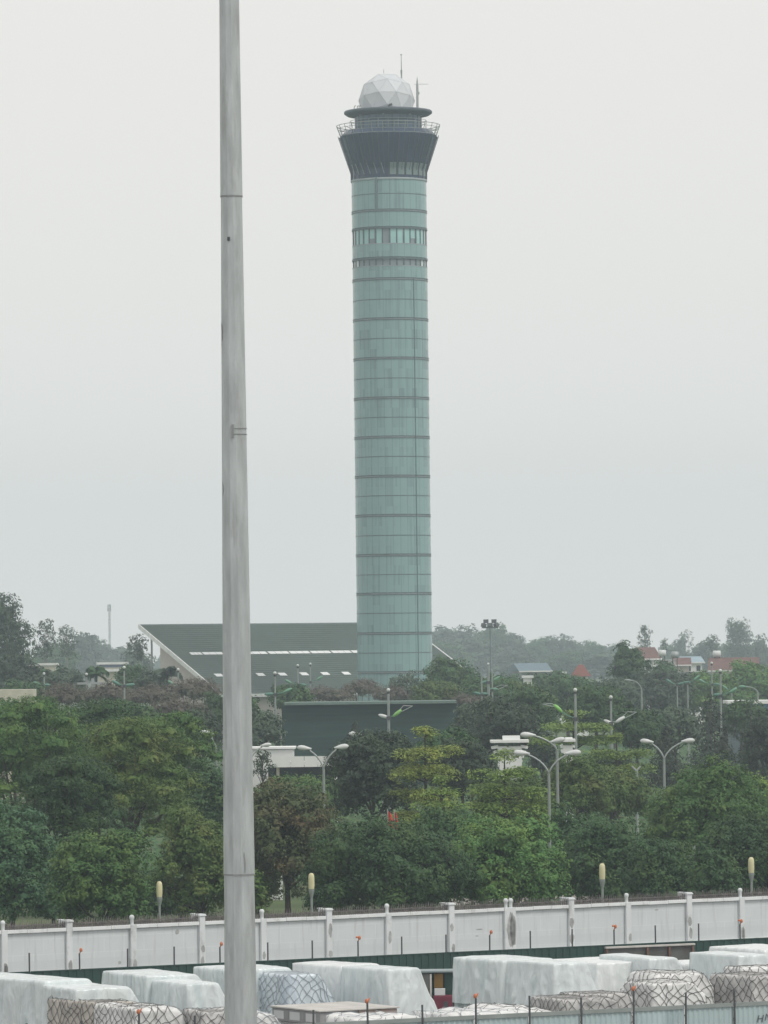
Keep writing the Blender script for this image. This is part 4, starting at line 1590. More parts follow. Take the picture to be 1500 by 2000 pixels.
def pavilion(px0, px1, py_slab, py_top, Y, label, blk):
    a, b = P(px0, py_slab, Y), P(px1, py_slab, Y)
    t = thing("white_pavilion", label, "building", ((a.x + b.x) / 2, Y, 0))
    W_ = b.x - a.x
    H_ = a.z
    MB().box((0, 1.2, H_ / 2 - .2), (W_ * .62, 2.4, H_ - .4)).build("wall", M['white_wall'], t)
    MB().box((0, 1.2, H_), (W_, 3.0, .2)).build("roof_slab", M['white_wall'], t)
    zt = P(px0, py_top, Y).z
    MB().box((W_ * blk, 1.2, (H_ + .1 + zt) / 2), (W_ * .45, 1.8, zt - H_ - .1)).build("roof_block", M['white_wall'], t)
    for s in (-1, 1):
        for k in range(4):       # slanting boards standing in for leaves that notch the wall's outline
            o = W_ * (.48 - .05 * k)
            zz = H_ - .3 - .36 * k
            m = MB()
            m.prism([(s * W_ * .30, -.01, zz), (s * o, -.01, zz - .12), (s * (o - .05), -.01, zz - .30), (s * W_ * .30, -.01, zz - .22)], (0, 2.2, 0))
            m.build("bracket", M['white_wall'], t)


pavilion(958, 1033, 1448.5, 1438, 400, "white pavilion with notched sides under the dusky tree, left of the lamp pair", .05)
pavilion(1094, 1124, 1446.5, 1441, 400, "narrow white pavilion with notched sides behind the tallest globe pole", .1)


# ================================================================== LAMPS
def arm_pts(side, reach, rise, drop=0.0):
    """from the top of the pole outwards: leaves steeply, then flattens"""
    pts = []
    for i in range(9):
        f = i / 8
        pts.append((side * reach * (f ** 1.35), 0, rise * (1 - (1 - f) ** 1.8)))
    return pts


def lamp_head(m, p, d, L=.95, r=.20):
    p = Vector(p)
    d = Vector(d).normalized()
    prof = [(0, .28), (.08, .36), (.25, .6), (.5, .95), (.72, 1.0), (.9, .72), (1.0, .15)]
    m.tube([p + d * (L * a) + Vector((0, 0, -.02 * a)) for a, _ in prof], [r * b for _, b in prof], 10)


def street_lamp(px, py_v, heads, Y, label, rad=.078):
    """curved-arm lamp: py_v = where arms leave the pole, heads = [(px, py of head tip)]"""
    b = P(px, py_v, Y)
    t = thing("street_lamp", label, "street lamp", (b.x, b.y, 0), "curved-arm street lamps among the near trees")
    MB().tube([(0, 0, 0), (0, 0, b.z * .5), (0, 0, b.z + .05)], [rad * 1.25, rad * 1.1, rad], 10).build("pole", M['pole_grey'], t)
    for hx, hy in heads:
        h = P(hx, hy, Y)
        dx, dz = h.x - b.x, h.z - b.z
        s = 1 if dx > 0 else -1
        L = .86
        e = Vector((dx, 0, dz))
        pts = []
        for i in range(11):
            f = i / 10
            x = s * abs(dx) * f ** 1.45
            zz = dz * (1 - (1 - f) ** 1.75)
            pts.append(Vector((x, 0, zz + b.z)))
        tip = pts[-1]
        d = (pts[-1] - pts[-3]).normalized()
        d.z = d.z * .75
        # the head covers the outer end of the arm
        cut = [p for p in pts if (p - tip).length > L * .85]
        MB().tube(cut + [tip - d.normalized() * L * .8], [rad * .62] * len(cut) + [rad * .45], 8).build("arm", M['galv_new'], t, smooth=True)
        hm = MB()
        lamp_head(hm, tip - d.normalized() * L, d, L, .165)
        hm.build("lamp_head", M['lamp_white'], t, smooth=True)
    return t


street_lamp(632, 1503, [(580, 1459), (681, 1456)], 300, "two-armed white-headed street lamp in front of the gatehouse canopy")
street_lamp(748, 1475, [(681, 1432)], 330, "street lamp whose arm pokes left out of the dark tree below the shed")
street_lamp(422, 1462, [(391, 1429)], 330, "street lamp just left of the tall mast, white head pointing left")
street_lamp(434, 1425, [(462, 1386)], 420, "slim lamp pole hugging the mast's left edge, its arm bending behind the mast", .11)
street_lamp(484, 1500, [(530, 1453)], 380, "lamp arm reaching right from behind the mast above the gatehouse roof")
street_lamp(1072, 1512, [(1003, 1469), (1135, 1468)], 270, "nearest two-armed street lamp right of centre, bare pole visible far down", .075)
street_lamp(1088, 1466, [(1016, 1434), (1104, 1442)], 282, "two-armed street lamp directly behind the nearest one, white head pointing left")
street_lamp(1297, 1484, [(1250, 1446), (1357, 1445)], 320, "two-armed street lamp against dark conifers at right, its left head in leaves")


def stub_post():
    Y = 350
    b = P(1243, 1505, Y)
    t = thing("forked_post", "small pale forked post between the two-armed lamps and flat-topped trees", "post", (b.x, b.y, 0))
    MB().tube([(0, 0, 0), (0, 0, b.z)], .10, 8).build("pole", M['galv_new'], t)
    for s in (-1, 1):
        MB().tube([(0, 0, b.z - .02), (s * .3, 0, b.z + .28)], .06, 6).build("arm", M['galv_new'], t)


stub_post()


def lantern_pole(px, py_top, Y, py_arm, arms, label, globe=True, rad=.09, frame=None):
    """pole with a globe on top and lower arms; arms = [(px, py, 'green'|'lime'|'white'|'dark')]"""
    b = P(px, py_top, Y)
    t = thing("lantern_pole", label, "lamp post", (b.x, b.y, 0), "globe-topped lantern poles along the far road")
    H_ = b.z
    MB().tube([(0, 0, 0), (0, 0, H_ - .15)], [rad * 1.3, rad * .9], 8).build("pole", M['pole_grey'], t)
    k = Y / 480.0
    if globe:
        m = MB()
        m.lathe([(0, -.12), (.10, -.11), (.145, -.04), (.155, .03), (.13, .11), (.06, .16), (0, .17)], (0, 0, H_), 14)
        m.build("globe", M['lamp_white'], t, smooth=True)
        MB().lathe([(.0, -.30), (.12, -.30), (.135, -.12), (0, -.11)], (0, 0, H_), 10).build("globe_collar", M['dark_metal'], t)
    za = P(px, py_arm, Y).z
    MB().box((0, 0, za - .1), (rad * 3.4, rad * 3.4, .3)).build("bracket", M['dark_metal'], t)
    for hx, hy, kind in arms:
        h = P(hx, hy, Y)
        dx, dz = h.x - b.x, h.z - za
        pts = []
        for i in range(8):
            f = i / 7
            pts.append(Vector((dx * f, 0, za + dz * f ** 1.8)))
        a = MB().tube(pts, .05, 6).build("arm", M['pole_green'] if kind != 'white' else M['galv_new'], t)
        m = MB()
        d = (pts[-1] - pts[-3]).normalized()
        Lh = .95
        prof = [(0, .3), (.15, .7), (.4, 1.0), (.7, .95), (.9, .6), (1.0, .1)]
        m.tube([pts[-1] - d * (Lh * .8) + d * (Lh * f) for f, _ in prof], [.16 * q for _, q in prof], 10)
        m.build("lantern", {'green': M['lantern_green'], 'lime': M['lantern_lime'], 'white': M['lamp_white'], 'dark': M['pole_green']}[kind], t, smooth=True)
        if frame:
            fm = MB()
            s = 1 if dx > 0 else -1
            e0 = pts[-1]
            e1 = P(frame[0], frame[1], Y) - Vector((b.x, b.y, 0))
            e1.y = 0
            if (e1.x - 0) * s > 0:
                up = Vector((s * -.75, 0, .05))
                fm.tube([e0 - d * .6, e1], .035, 5)
                fm.tube([e1, e1 - up], .035, 5)
                fm.tube([e1 - up, e0 + Vector((s * .1, 0, -.05))], .035, 5)
                fm.build("lantern_frame", M['galv_new'], t)
    return t


lantern_pole(537, 1315, 480, 1355, [(567, 1346, 'green'), (520, 1356, 'dark')], "lantern pole left of the green shed, nearest the mast")
lantern_pole(581.5, 1300, 600, 1337, [(559, 1329, 'green'), (596, 1338, 'dark')], "lantern pole rising behind the shed roof's left end")
lantern_pole(606, 1297, 660, 1331, [(628, 1322, 'green')], "shorter lantern pole just right of the one behind the shed's left end")
lantern_pole(758.5, 1348, 425, 1400, [(743, 1397, 'white'), (781, 1389, 'lime')], "lantern pole with lime and white heads in front of the green shed", rad=.11, frame=(788, 1378))
lantern_pole(940.5, 1316, 560, 1355, [(928, 1353, 'dark'), (951, 1355, 'dark')], "bare-topped slim pole left of the thick pair, right of the shed", globe=False)
lantern_pole(953.5, 1297, 610, 1331, [(974, 1323, 'green'), (940, 1334, 'dark')], "thick pale lantern pole, left of the close pair right of the tower", rad=.17)
lantern_pole(961, 1307, 570, 1346, [(970, 1346, 'green')], "slimmer pole touching the thick pale one, green head on right", globe=False, frame=(978, 1338))
lantern_pole(1123.5, 1348, 410, 1402, [(1085, 1379, 'lime')], "lantern pole with a framed lime head above the flat-topped tree", rad=.105, frame=(1078, 1374))
lantern_pole(1193, 1362, 430, 1411, [(1217, 1402, 'white'), (1183, 1408, 'white')], "lantern pole with a white head right of the flat-topped trees", rad=.10, frame=(1226, 1390))
lantern_pole(1407, 1310, 500, 1357, [(1436, 1346, 'green'), (1396, 1357, 'dark')], "lantern pole in front of the large dark conifer at right", rad=.10)
lantern_pole(1390, 1295, 640, 1336, [(1367, 1328, 'green'), (1404, 1337, 'dark')], "lantern pole in front of the long red roof")
lantern_pole(1343, 1331, 600, 1333, [(1364, 1321, 'green'), (1336, 1333, 'dark')], "headless pole with a bright green lantern left of the red roof", globe=False)
lantern_pole(1322.5, 1334, 640, 1336, [(1303, 1328, 'dark'), (1334, 1334, 'dark')], "dull lantern pole with an arm to its left, below the rooftop tanks", globe=False)
lantern_pole(1429, 1346, 640, 1348, [(1412, 1340, 'green'), (1437, 1344, 'green')], "short green lantern pole beside the blue-walled building", globe=False)
lantern_pole(169, 1317, 560, 1352, [(160, 1352, 'dark')], "globe pole beside the T-shaped pole among the pinkish shrubs")
lantern_pole(242.5, 1304, 500, 1338, [(222, 1331, 'dark'), (260, 1337, 'dark')], "tallest lantern pole among the left pinkish shrubs, left of the hall")
lantern_pole(348, 1308, 560, 1339, [(330, 1331, 'green')], "lantern pole in front of the hall's pale gable wall")
lantern_pole(86, 1316, 560, 1338, [(68, 1333, 'green'), (97, 1338, 'dark')], "lantern pole right of the cream wall at far left")
lantern_pole(15, 1304, 640, 1338, [(36, 1327, 'green')], "lantern pole beside the left picture edge, over the cream wall")


def single_arm(px, py_v, hx, hy, Y, label):
    b = P(px, py_v, Y)
    h = P(hx, hy, Y)
    t = thing("street_lamp", label, "street lamp", (b.x, b.y, 0), "far single-arm street lamps")
    MB().tube([(0, 0, 0), (0, 0, b.z)], .11, 8).build("pole", M['pole_grey'], t)
    dx, dz = h.x - b.x, h.z - b.z
    pts = [Vector((dx * f ** 1.4, 0, b.z + dz * (1 - (1 - f) ** 1.9))) for f in [i / 8 for i in range(9)]]
    MB().tube(pts, .07, 6).build("arm", M['pole_grey'], t)
    m = MB()
    lamp_head(m, pts[-2], pts[-1] - pts[-2], 1.0, .18)
    m.build("lamp_head", M['lantern_green'] if px > 1400 else M['pole_grey'], t, smooth=True)


single_arm(1253, 1347, 1232, 1329, 620, "far single-arm grey lamp below the big dark tree at right")
single_arm(1480, 1352, 1455, 1341, 600, "far single-arm lamp standing at the blue-walled building near the right edge")


def t_pole():
    Y = 540
    b = P(180.5, 1325, Y)
    t = thing("crossbar_pole", "T-shaped pale pole with one long level crossbar among pinkish shrubs", "pole", (b.x, b.y, 0))
    MB().tube([(0, 0, 0), (0, 0, b.z)], .14, 8).build("pole", M['galv_new'], t)
    x0, x1 = P(151, 1335, Y), P(209, 1334, Y)
    MB().box(((x0.x + x1.x) / 2 - b.x, 0, x0.z), (x1.x - x0.x, .3, .22)).build("crossbar", M['galv_new'], t)
    MB().tube([(.3, 0, x0.z - 1.1), (1.0, 0, x0.z - .7)], .08, 6).build("brace", M['galv_new'], t)


t_pole()


def garden_lamp(px, py_top, label, Y=233, dirty=False):
    b = P(px, py_top, Y)
    t = thing("garden_lamp", label, "garden lamp", (b.x, b.y, 0), "garden lamps behind the white wall")
    H_ = b.z
    MB().tube([(0, 0, 0), (0, 0, H_ - 1.05)], .055, 8).build("pole", M['pole_grey'], t)
    MB().lathe([(.06, 0), (.085, .1), (.13, .30), (.135, .40), (0, .40)], (0, 0, H_ - 1.12), 14).build("lamp_cup", M['pole_grey'], t, smooth=False)
    MB().lathe([(.125, 0), (.14, .2), (.138, .5), (.12, .64), (.07, .71), (0, .725)], (0, 0, H_ - .725), 16).build("diffuser", M['lamp_yellow'] if not dirty else M['stain'], t, smooth=True)


garden_lamp(311, 1721, "yellowed garden lamp left of the mast behind the wall")
garden_lamp(608, 1705, "yellowed garden lamp just right of the mast by the forked trunk")
garden_lamp(902, 1699, "unlit greyish garden lamp half hidden between two round trees", 256, True)
garden_lamp(1176, 1686, "yellowed garden lamp right of the low spreading tree")
garden_lamp(1467, 1674, "yellowed garden lamp nearest the right picture edge", 236)


def high_mast():
    Y = 950
    b = P(957, 1226, Y)
    t = thing("high_mast_light", "slender high-mast light with a ring of dark floodlights over the far wood", "mast light", (b.x, b.y, 0))
    MB().tube([(0, 0, 0), (0, 0, b.z)], [.10, .07], 8).build("pole", M['ring'], t)
    MB().lathe([(0, -.1), (1.55, -.1), (1.55, .12), (0, .12)], (0, 0, b.z), 20).build("lamp_ring", M['dark_metal'], t)
    for a in range(6):
        an = R(60 * a + 25)
        c, s = math.cos(an), math.sin(an)
        MB().box((c * 1.35, s * 1.35, b.z + .48), (.85, .6, .66), ((-s, c, 0), (c * .96, s * .96, .28))).build("floodlight", M['dark_metal'], t)
    for x in (-.75, .75):
        MB().box((x, -.2, b.z + 1.2), (.95, .6, .7)).build("floodlight", M['dark_metal'], t)


high_mast()


def lattice_mast():
    Y = 2300
    b = P(213.5, 1180, Y)
    t = thing("lattice_mast", "thin pale lattice radio mast rising alone over the hazy left trees", "mast", (b.x, b.y, 0))
    H_ = b.z
    m = MB()
    for k in range(3):
        an = R(120 * k + 30)
        m.tube([(.6 * math.cos(an), .6 * math.sin(an), 0), (.42 * math.cos(an), .42 * math.sin(an), H_)], .08, 5)
    for i in range(24):
        z0, z1 = H_ * i / 24, H_ * (i + 1) / 24
        for k in range(3):
            a0, a1 = R(120 * k + 30), R(120 * (k + 1) + 30)
            m.tube([(.4 * math.cos(a0), .4 * math.sin(a0), z0), (.4 * math.cos(a1), .4 * math.sin(a1), z1)], .06, 4)
    m.build("lattice", M['pole_grey'], t)
    a = MB()
    for x in (-.7, .6):
        a.box((x, 0, H_ - 1.8), (.3, .3, 3.0))
    a.build("antenna_panels", M['pole_grey'], t)


lattice_mast()


# ================================================================== FAR HOUSES
def gable_house(px0, px1, py_eave, py_ridge, Y, depth, roof, wall, label, rz=0.0, hip=0.0, over=.3, windows=0):
    a, b = P(px0, py_eave, Y), P(px1, py_eave, Y)
    t = thing("house", label, "house", ((a.x + b.x) / 2, Y, 0), None, rz)
    W_, He, Hr = b.x - a.x, a.z, P((px0 + px1) / 2, py_ridge, Y + depth / 2).z
    MB().box((0, depth / 2, He / 2), (W_ - .4, depth - .4, He)).build("wall", wall, t)
    m = MB()
    h = W_ / 2 * hip
    x0, x1 = -W_ / 2 - over, W_ / 2 + over
    m.add([(x0, -over, He), (x1, -over, He), (x1, depth + over, He), (x0, depth + over, He), (x0 + h, depth / 2, Hr), (x1 - h, depth / 2, Hr)],
          [(0, 1, 5, 4), (2, 3, 4, 5), (1, 2, 5), (3, 0, 4), (0, 3, 2, 1)])
    m.build("roof", roof, t)
    if hip == 0:
        MB().box((0, -over - .03, He - .06), (W_ + 2 * over, .08, .22)).build("eaves_board", M['fascia'], t)
    for i in range(windows):
        MB().box((-W_ / 2 + W_ * (i + .5) / windows, .17, He - 1.1), (W_ / windows * .4, .1, 1.0)).build("window", M['glass_dark'], t)
    return t, W_, He, Hr


gable_house(1386, 1478, 1310, 1284, 900, 9, M['tile_red'], M['cream_wall'], "long low house with a wide dull red tiled roof near the right edge", R(-6), windows=4)
gable_house(1258, 1290, 1287, 1264, 920, 6, M['tile_red'], M['white_wall'], "house with a steep dull red roof right behind the big dark tree", R(20))
gable_house(1318, 1348, 1299, 1284, 930, 6, M['tile_red'], M['pink_wall'], "small brownish red roof between the white block and pale blue roof", 0)
gable_house(1336, 1374, 1294, 1282, 960, 7, M['roof_sky'], M['white_wall'], "white house with a pale blue metal roof behind the brownish red one", R(8), windows=2)
gable_house(1016, 1076, 1311, 1295, 880, 9, M['roof_blue'], M['ring_pale'], "long grey-blue roofed house at the foot of the far wood", R(10))
gable_house(1119, 1151, 1321, 1298, 800, 3.0, M['tile_bright'], M['white_wall'], "little kiosk with a bright red pyramid roof below the far wood", 0, hip=.95)
gable_house(1325, 1362, 1323, 1312, 860, 6, M['dark_metal'], M['white_wall'], "white house with a dark flat-pitched roof below the brownish red roof", R(-4))


def flat_house(px0, px1, py_top, Y, depth, wall, label, trims=True, band=None):
    a, b = P(px0, py_top, Y), P(px1, py_top, Y)
    t = thing("flat_roofed_building", label, "building", ((a.x + b.x) / 2, Y, 0))
    W_, H_ = b.x - a.x, a.z
    MB().box((0, depth / 2, H_ / 2 - .12), (W_ - .2, depth, H_ - .24)).build("wall", wall, t)
    if trims:
        MB().box((0, depth / 2, H_ - .12), (W_ + .3, depth + .5, .36)).build("roof_slab", M['fascia'], t)
    if band:
        za, zb_ = P(px0, band[0], Y).z, P(px0, band[1], Y).z
        MB().box((0, -.04, (za + zb_) / 2), (W_ - .5, .12, abs(za - zb_))).build("window_band", band[2], t)
        if len(band) > 3:
            zc = P(px0, band[3], Y).z
            MB().box((0, -.3, zc), (W_ * .8, .7, .4)).build("canopy", M['fascia'], t)
    return t


flat_house(1290, 1320, 1286, 915, 6, M['white_wall'], "white flat-roofed block under two rooftop tanks", False)
flat_house(1424, 1560, 1370, 560, 8, M['ring'], "long building with a blue band under its white roof edge at the right picture edge", True, (1373, 1386, M['blue_paint']))
flat_house(1092, 1108, 1309.5, 900, 4, M['white_wall'], "tiny white hut between the grey-blue roof and the red kiosk", False)
flat_house(1022, 1040, 1320.5, 780, 4, M['white_wall'], "small white shed peeping over leaves below the grey-blue roof")
flat_house(190, 244, 1294.5, 820, 9, M['cream_wall'], "pale two-storey building with blue-grey window band left of the hall", True, (1297, 1304, M['window_blue'], 1309.5))
flat_house(58, 108, 1296.5, 860, 8, M['cream_wall'], "pale low building under the eucalyptus trees at far left")
flat_house(-70, 66, 1343, 480, 5, M['cream_wall'], "plain cream wall of a low building at the left picture edge", False)


def water_tank(px, py, Y, label, w_px=20, mm='lamp_white'):
    c = P(px, py, Y)
    t = thing("water_tank", label, "water tank", (c.x, c.y, 0), "rooftop water tanks")
    L = w_px * Y / F / 2
    m = MB()
    m.tube([(-L, 0, c.z), (-L * .9, 0, c.z), (L * .9, 0, c.z), (L, 0, c.z)], [.25, .62, .62, .25], 14)
    m.build("tank", M[mm], t, smooth=True)
    f = MB()
    for s in (-.6, .6):
        f.box((L * s, 0, c.z - .85), (.12, .9, .7))
        f.box((L * s, 0, (c.z - 1.2) / 2), (.16, .16, c.z - 1.2))
    f.build("stand", M['dark_metal'], t)


water_tank(1293.5, 1276, 914, "shiny white rooftop tank, left one of the two above the white block", 15)
water_tank(1318, 1279, 914, "dull grey-white rooftop tank, right one of the two above the white block", 15, 'galv_new')
water_tank(1400, 1277.5, 905, "white rooftop tank above the long dull red tiled roof", 16)


# small things seen between the near trees
def flags():
    Y = 262
    for px, py, hh, lab in ((757, 1584, 24, "red flag hanging on a short pole, the brighter left one over the round tree"),
                            (770, 1585, 22, "darker narrow red flag, right one of the pair over the round tree")):
        b = P(px, py, Y)
        t = thing("red_flag", lab, "flag", (b.x, b.y, 0), "red flags over the round tree")
        MB().tube([(0, 0, 0), (0, 0, b.z + .1)], .03, 6).build("pole", M['galv_new'], t)
        w_ = .45 if px < 760 else .28
        vs, fs = [], []
        for i in range(7):
            for j in range(7):
                u, v = i / 6, j / 6
                vs.append((.03 + w_ * u * (.25 + .75 * v), .06 * math.sin(u * 7 + v * 2), b.z - v * .85 - .1 * u))
        for i in range(6):
            for j in range(6):
                a = i * 7 + j
                fs.append((a, a + 1, a + 8, a + 7))
        fs2 = []
        nv = len(vs)
        vs += [(x, y + .012, z_) for x, y, z_ in vs]
        fs2 = [tuple(k + nv for k in f[::-1]) for f in fs]
        MB().add(vs, fs + fs2).build("cloth", M['red_cloth'], t, smooth=True)


flags()
p = P(1290, 1735, 272)
o = thing("yellow_bin", "small orange-yellow bin standing under dark trees behind the wall at right", "bin", (p.x, p.y, 0))
MB().lathe([(.2, 0), (.26, .1), (.3, p.z - .05), (.34, p.z), (.2, p.z + .25), (0, p.z + .3)], (0, 0, 0), 12).build("bin_body", M['yellow_paint'], o)
MB().lathe([(.31, p.z - .3), (.35, p.z - .28), (.35, p.z - .2), (.31, p.z - .18)], (0, 0, 0), 12).build("rim", M['orange'], o)
p = P(1347, 1664, 262)
o = thing("grey_sign", "tilted blank grey board glimpsed in a gap between the right-hand trees", "board", (p.x, p.y, 0))
MB().prism([(-.2, 0, p.z - .3), (.25, 0, p.z - .2), (.3, 0, p.z + .35), (.05, 0, p.z + .1)], (0, .05, 0)).build("board", M['galv_new'], o)
MB().tube([(.1, .08, 0), (.1, .08, p.z)], .05, 6).build("post", M['pole_grey'], o)
for px, py, hh, lab in ((534, 1692, 30, "pale gate post left of the forked trunk behind the wall"), (546, 1690, 30, "pale gate post touching the forked trunk's left side")):
    p = P(px, py, 292)
    o = thing("gate_post", lab, "post", (p.x, p.y, 0), "pale gate posts behind the forked trunk")
    MB().box((0, 0, p.z / 2), (.34, .34, p.z)).build("shaft", M['white_wall'], o, bevel=.02)
    MB().box((0, 0, p.z + .06), (.46, .46, .12)).build("cap", M['white_wall'], o, bevel=.02)


# ================================================================== TREES
def leaf_quads(rng, C, Nrm, L, W, flat=0.0, droop=0.0):
    """leaf-sized faces at C (n,3); Nrm outward directions; L, W length and width"""
    n = len(C)
    up = np.zeros((n, 3))
    up[:, 2] = 1
    nr = Nrm * (1 - flat) * 1.0 + up * (.35 + flat) + rng.normal(0, .30 * (1 - .3 * flat), (n, 3))
    nr /= np.linalg.norm(nr, axis=1)[:, None] + 1e-9
    t = rng.normal(0, 1, (n, 3)) + Nrm * .8
    t -= nr * (t * nr).sum(1)[:, None]
    t /= np.linalg.norm(t, axis=1)[:, None] + 1e-9
    if droop:
        t[:, 2] -= droop
        t /= np.linalg.norm(t, axis=1)[:, None]
    b = np.cross(nr, t)
    s = rng.uniform(.65, 1.35, n)[:, None]
    l, w_ = t * L * s / 2, b * W * s / 2
    V = np.empty((n * 4, 3))
    V[0::4] = C - l
    V[1::4] = C + w_ - l * .1
    V[2::4] = C + l
    V[3::4] = C - w_ - l * .1
    Q = np.arange(n * 4).reshape(n, 4)
    return V, Q


def sph(rng, n, up=0.25):
    d = rng.normal(0, 1, (n, 3))
    d[:, 2] += up
    return d / (np.linalg.norm(d, axis=1)[:, None] + 1e-9)


def crown_from_lobes(rng, lobes, leaf, clump_r, per_area, leaves, up=.35, flat=0, droop=0, filler=True, aspect=.5):
    """lobes (x,y,z,rx,ry,rz): leaf clumps spread over each lobe, big filler leaves deep inside"""
    Cs, Ns = [], []
    Fs, Fn = [], []
    for (x, y, z, rx, ry, rz) in lobes:
        area = 4 * math.pi * ((rx * ry) ** 1.6 / 3 + (rx * rz) ** 1.6 / 3 + (ry * rz) ** 1.6 / 3) ** (1 / 1.6)
        n = max(6, int(area * per_area / (clump_r ** 2)))
        d = sph(rng, n, up)
        k = rng.uniform(.78, 1.08, n)[:, None]
        cc = np.array([x, y, z]) + d * np.array([rx, ry, rz]) * k
        dn = d / np.array([rx, ry, rz])
        dn /= np.linalg.norm(dn, axis=1)[:, None]
        rr = clump_r * rng.uniform(.6, 1.35, n)
        od = rng.normal(0, 1, (n, leaves, 3)) + dn[:, None, :] * .5
        od[:, :, 2] += .35
        od /= np.linalg.norm(od, axis=2)[:, :, None] + 1e-9
        off = od * rng.uniform(.45, 1.05, (n, leaves, 1)) * rr[:, None, None]
        off[:, :, 2] *= .72
        Cs.append((cc[:, None, :] + off).reshape(-1, 3))
        nn = od + dn[:, None, :] * .6
        nn /= np.linalg.norm(nn, axis=2)[:, :, None] + 1e-9
        Ns.append(nn.reshape(-1, 3))
        if filler:
            m = max(10, int(area * 1.6 / (leaf * 2) ** 2))
            d2 = sph(rng, m, 0)
            Fs.append(np.array([x, y, z]) + d2 * np.array([rx, ry, rz]) * rng.uniform(.25, .66, m)[:, None])
            Fn.append(d2)
    C, N = np.concatenate(Cs), np.concatenate(Ns)
    V, Q = leaf_quads(rng, C, N, leaf, leaf * aspect, flat, droop)
    if filler and Fs:
        V2, Q2 = leaf_quads(rng, np.concatenate(Fs), np.concatenate(Fn), leaf * 2.0, leaf * 1.5, 0, 0)
        Q = np.concatenate([Q, Q2 + len(V)])
        V = np.concatenate([V, V2])
    return V, Q


def trunk_mb(rng, H0, r, targets, bend=.25, forks=1, limb_r=.4):
    """tapered trunk to height H0, then limbs to the targets"""
    m = MB()
    top = Vector((rng.uniform(-bend, bend), rng.uniform(-bend, bend), H0))
    m.tube([(0, 0, -.1), (0, 0, .15), top * .5 + Vector((rng.uniform(-bend, bend) * .4, 0, 0)), top], [r * 1.5, r * 1.1, r * .9, r * .75], 9)
    for tg in targets:
        tg = Vector(tg)
        s = top * rng.uniform(.75, 1.0)
        mid = s.lerp(tg, .5) + Vector((0, 0, -.12 * (tg - s).length))
        mid += Vector((rng.uniform(-.2, .2), rng.uniform(-.2, .2), 0)) * (tg - s).length * .3
        rr = r * limb_r * rng.uniform(.7, 1.2)
        m.tube([s, s.lerp(mid, .6), mid, mid.lerp(tg, .6), tg], [rr * 1.3, rr, rr * .8, rr * .55, rr * .25], 6)
    return m


def make_round(seed, W_, H_, zb, leaf, n_lobes=18, dens=1.0, flatness=1.0, droop=.1, ragged=.25, up=.35):
    """dense broad crown: lobes over a dome from zb to H_"""
    rng = np.random.default_rng(seed)
    R_, hc = W_ / 2, H_ - zb
    lobes = []
    zc = zb + hc * .45
    lobes.append((0, 0, zc, R_ * .60, R_ * .60, hc * .42))
    for i in range(n_lobes):
        ph = i * 2.399963 + rng.uniform(-.4, .4)
        v = (i + .5) / n_lobes
        el = math.asin(min(1, max(-1, -0.55 + 1.5 * v))) if v < 1 else 1.2
        ce, se = math.cos(el), math.sin(el)
        lr = R_ * rng.uniform(.22, .44)
        k = rng.uniform(1 - ragged, 1 + ragged * .35)
        x, y = math.cos(ph) * ce * (R_ - lr) * k, math.sin(ph) * ce * (R_ - lr) * k
        z = zc + se * (hc * .52 - lr * .55 * hc / (2 * R_)) * k
        lobes.append((x, y, z, lr, lr, lr * rng.uniform(.6, .85) * min(1.3, hc / W_ * 1.3) * flatness))
    # fit the crown exactly between zb and H_
    top = max(l[2] + l[5] for l in lobes)
    bot = min(l[2] - l[5] for l in lobes)
    f = hc / (top - bot)
    lobes = [(x, y, zb + (z - bot) * f, rx, ry, rz * f) for x, y, z, rx, ry, rz in lobes]
    cl = max(leaf * 1.7, R_ * .13)
    V, Q = crown_from_lobes(rng, lobes, leaf, cl, .50 * dens, max(7, int(8.5 * (cl / leaf) ** 1.55)), up=up, droop=droop)
    pr = random.Random(seed)
    tg = [(x * .8, y * .8, z - rz * .2) for x, y, z, rx, ry, rz in pr.sample(lobes, min(8, len(lobes)))]
    return V, Q, trunk_mb(pr, zb + hc * .12, max(.12, W_ * .028), tg)


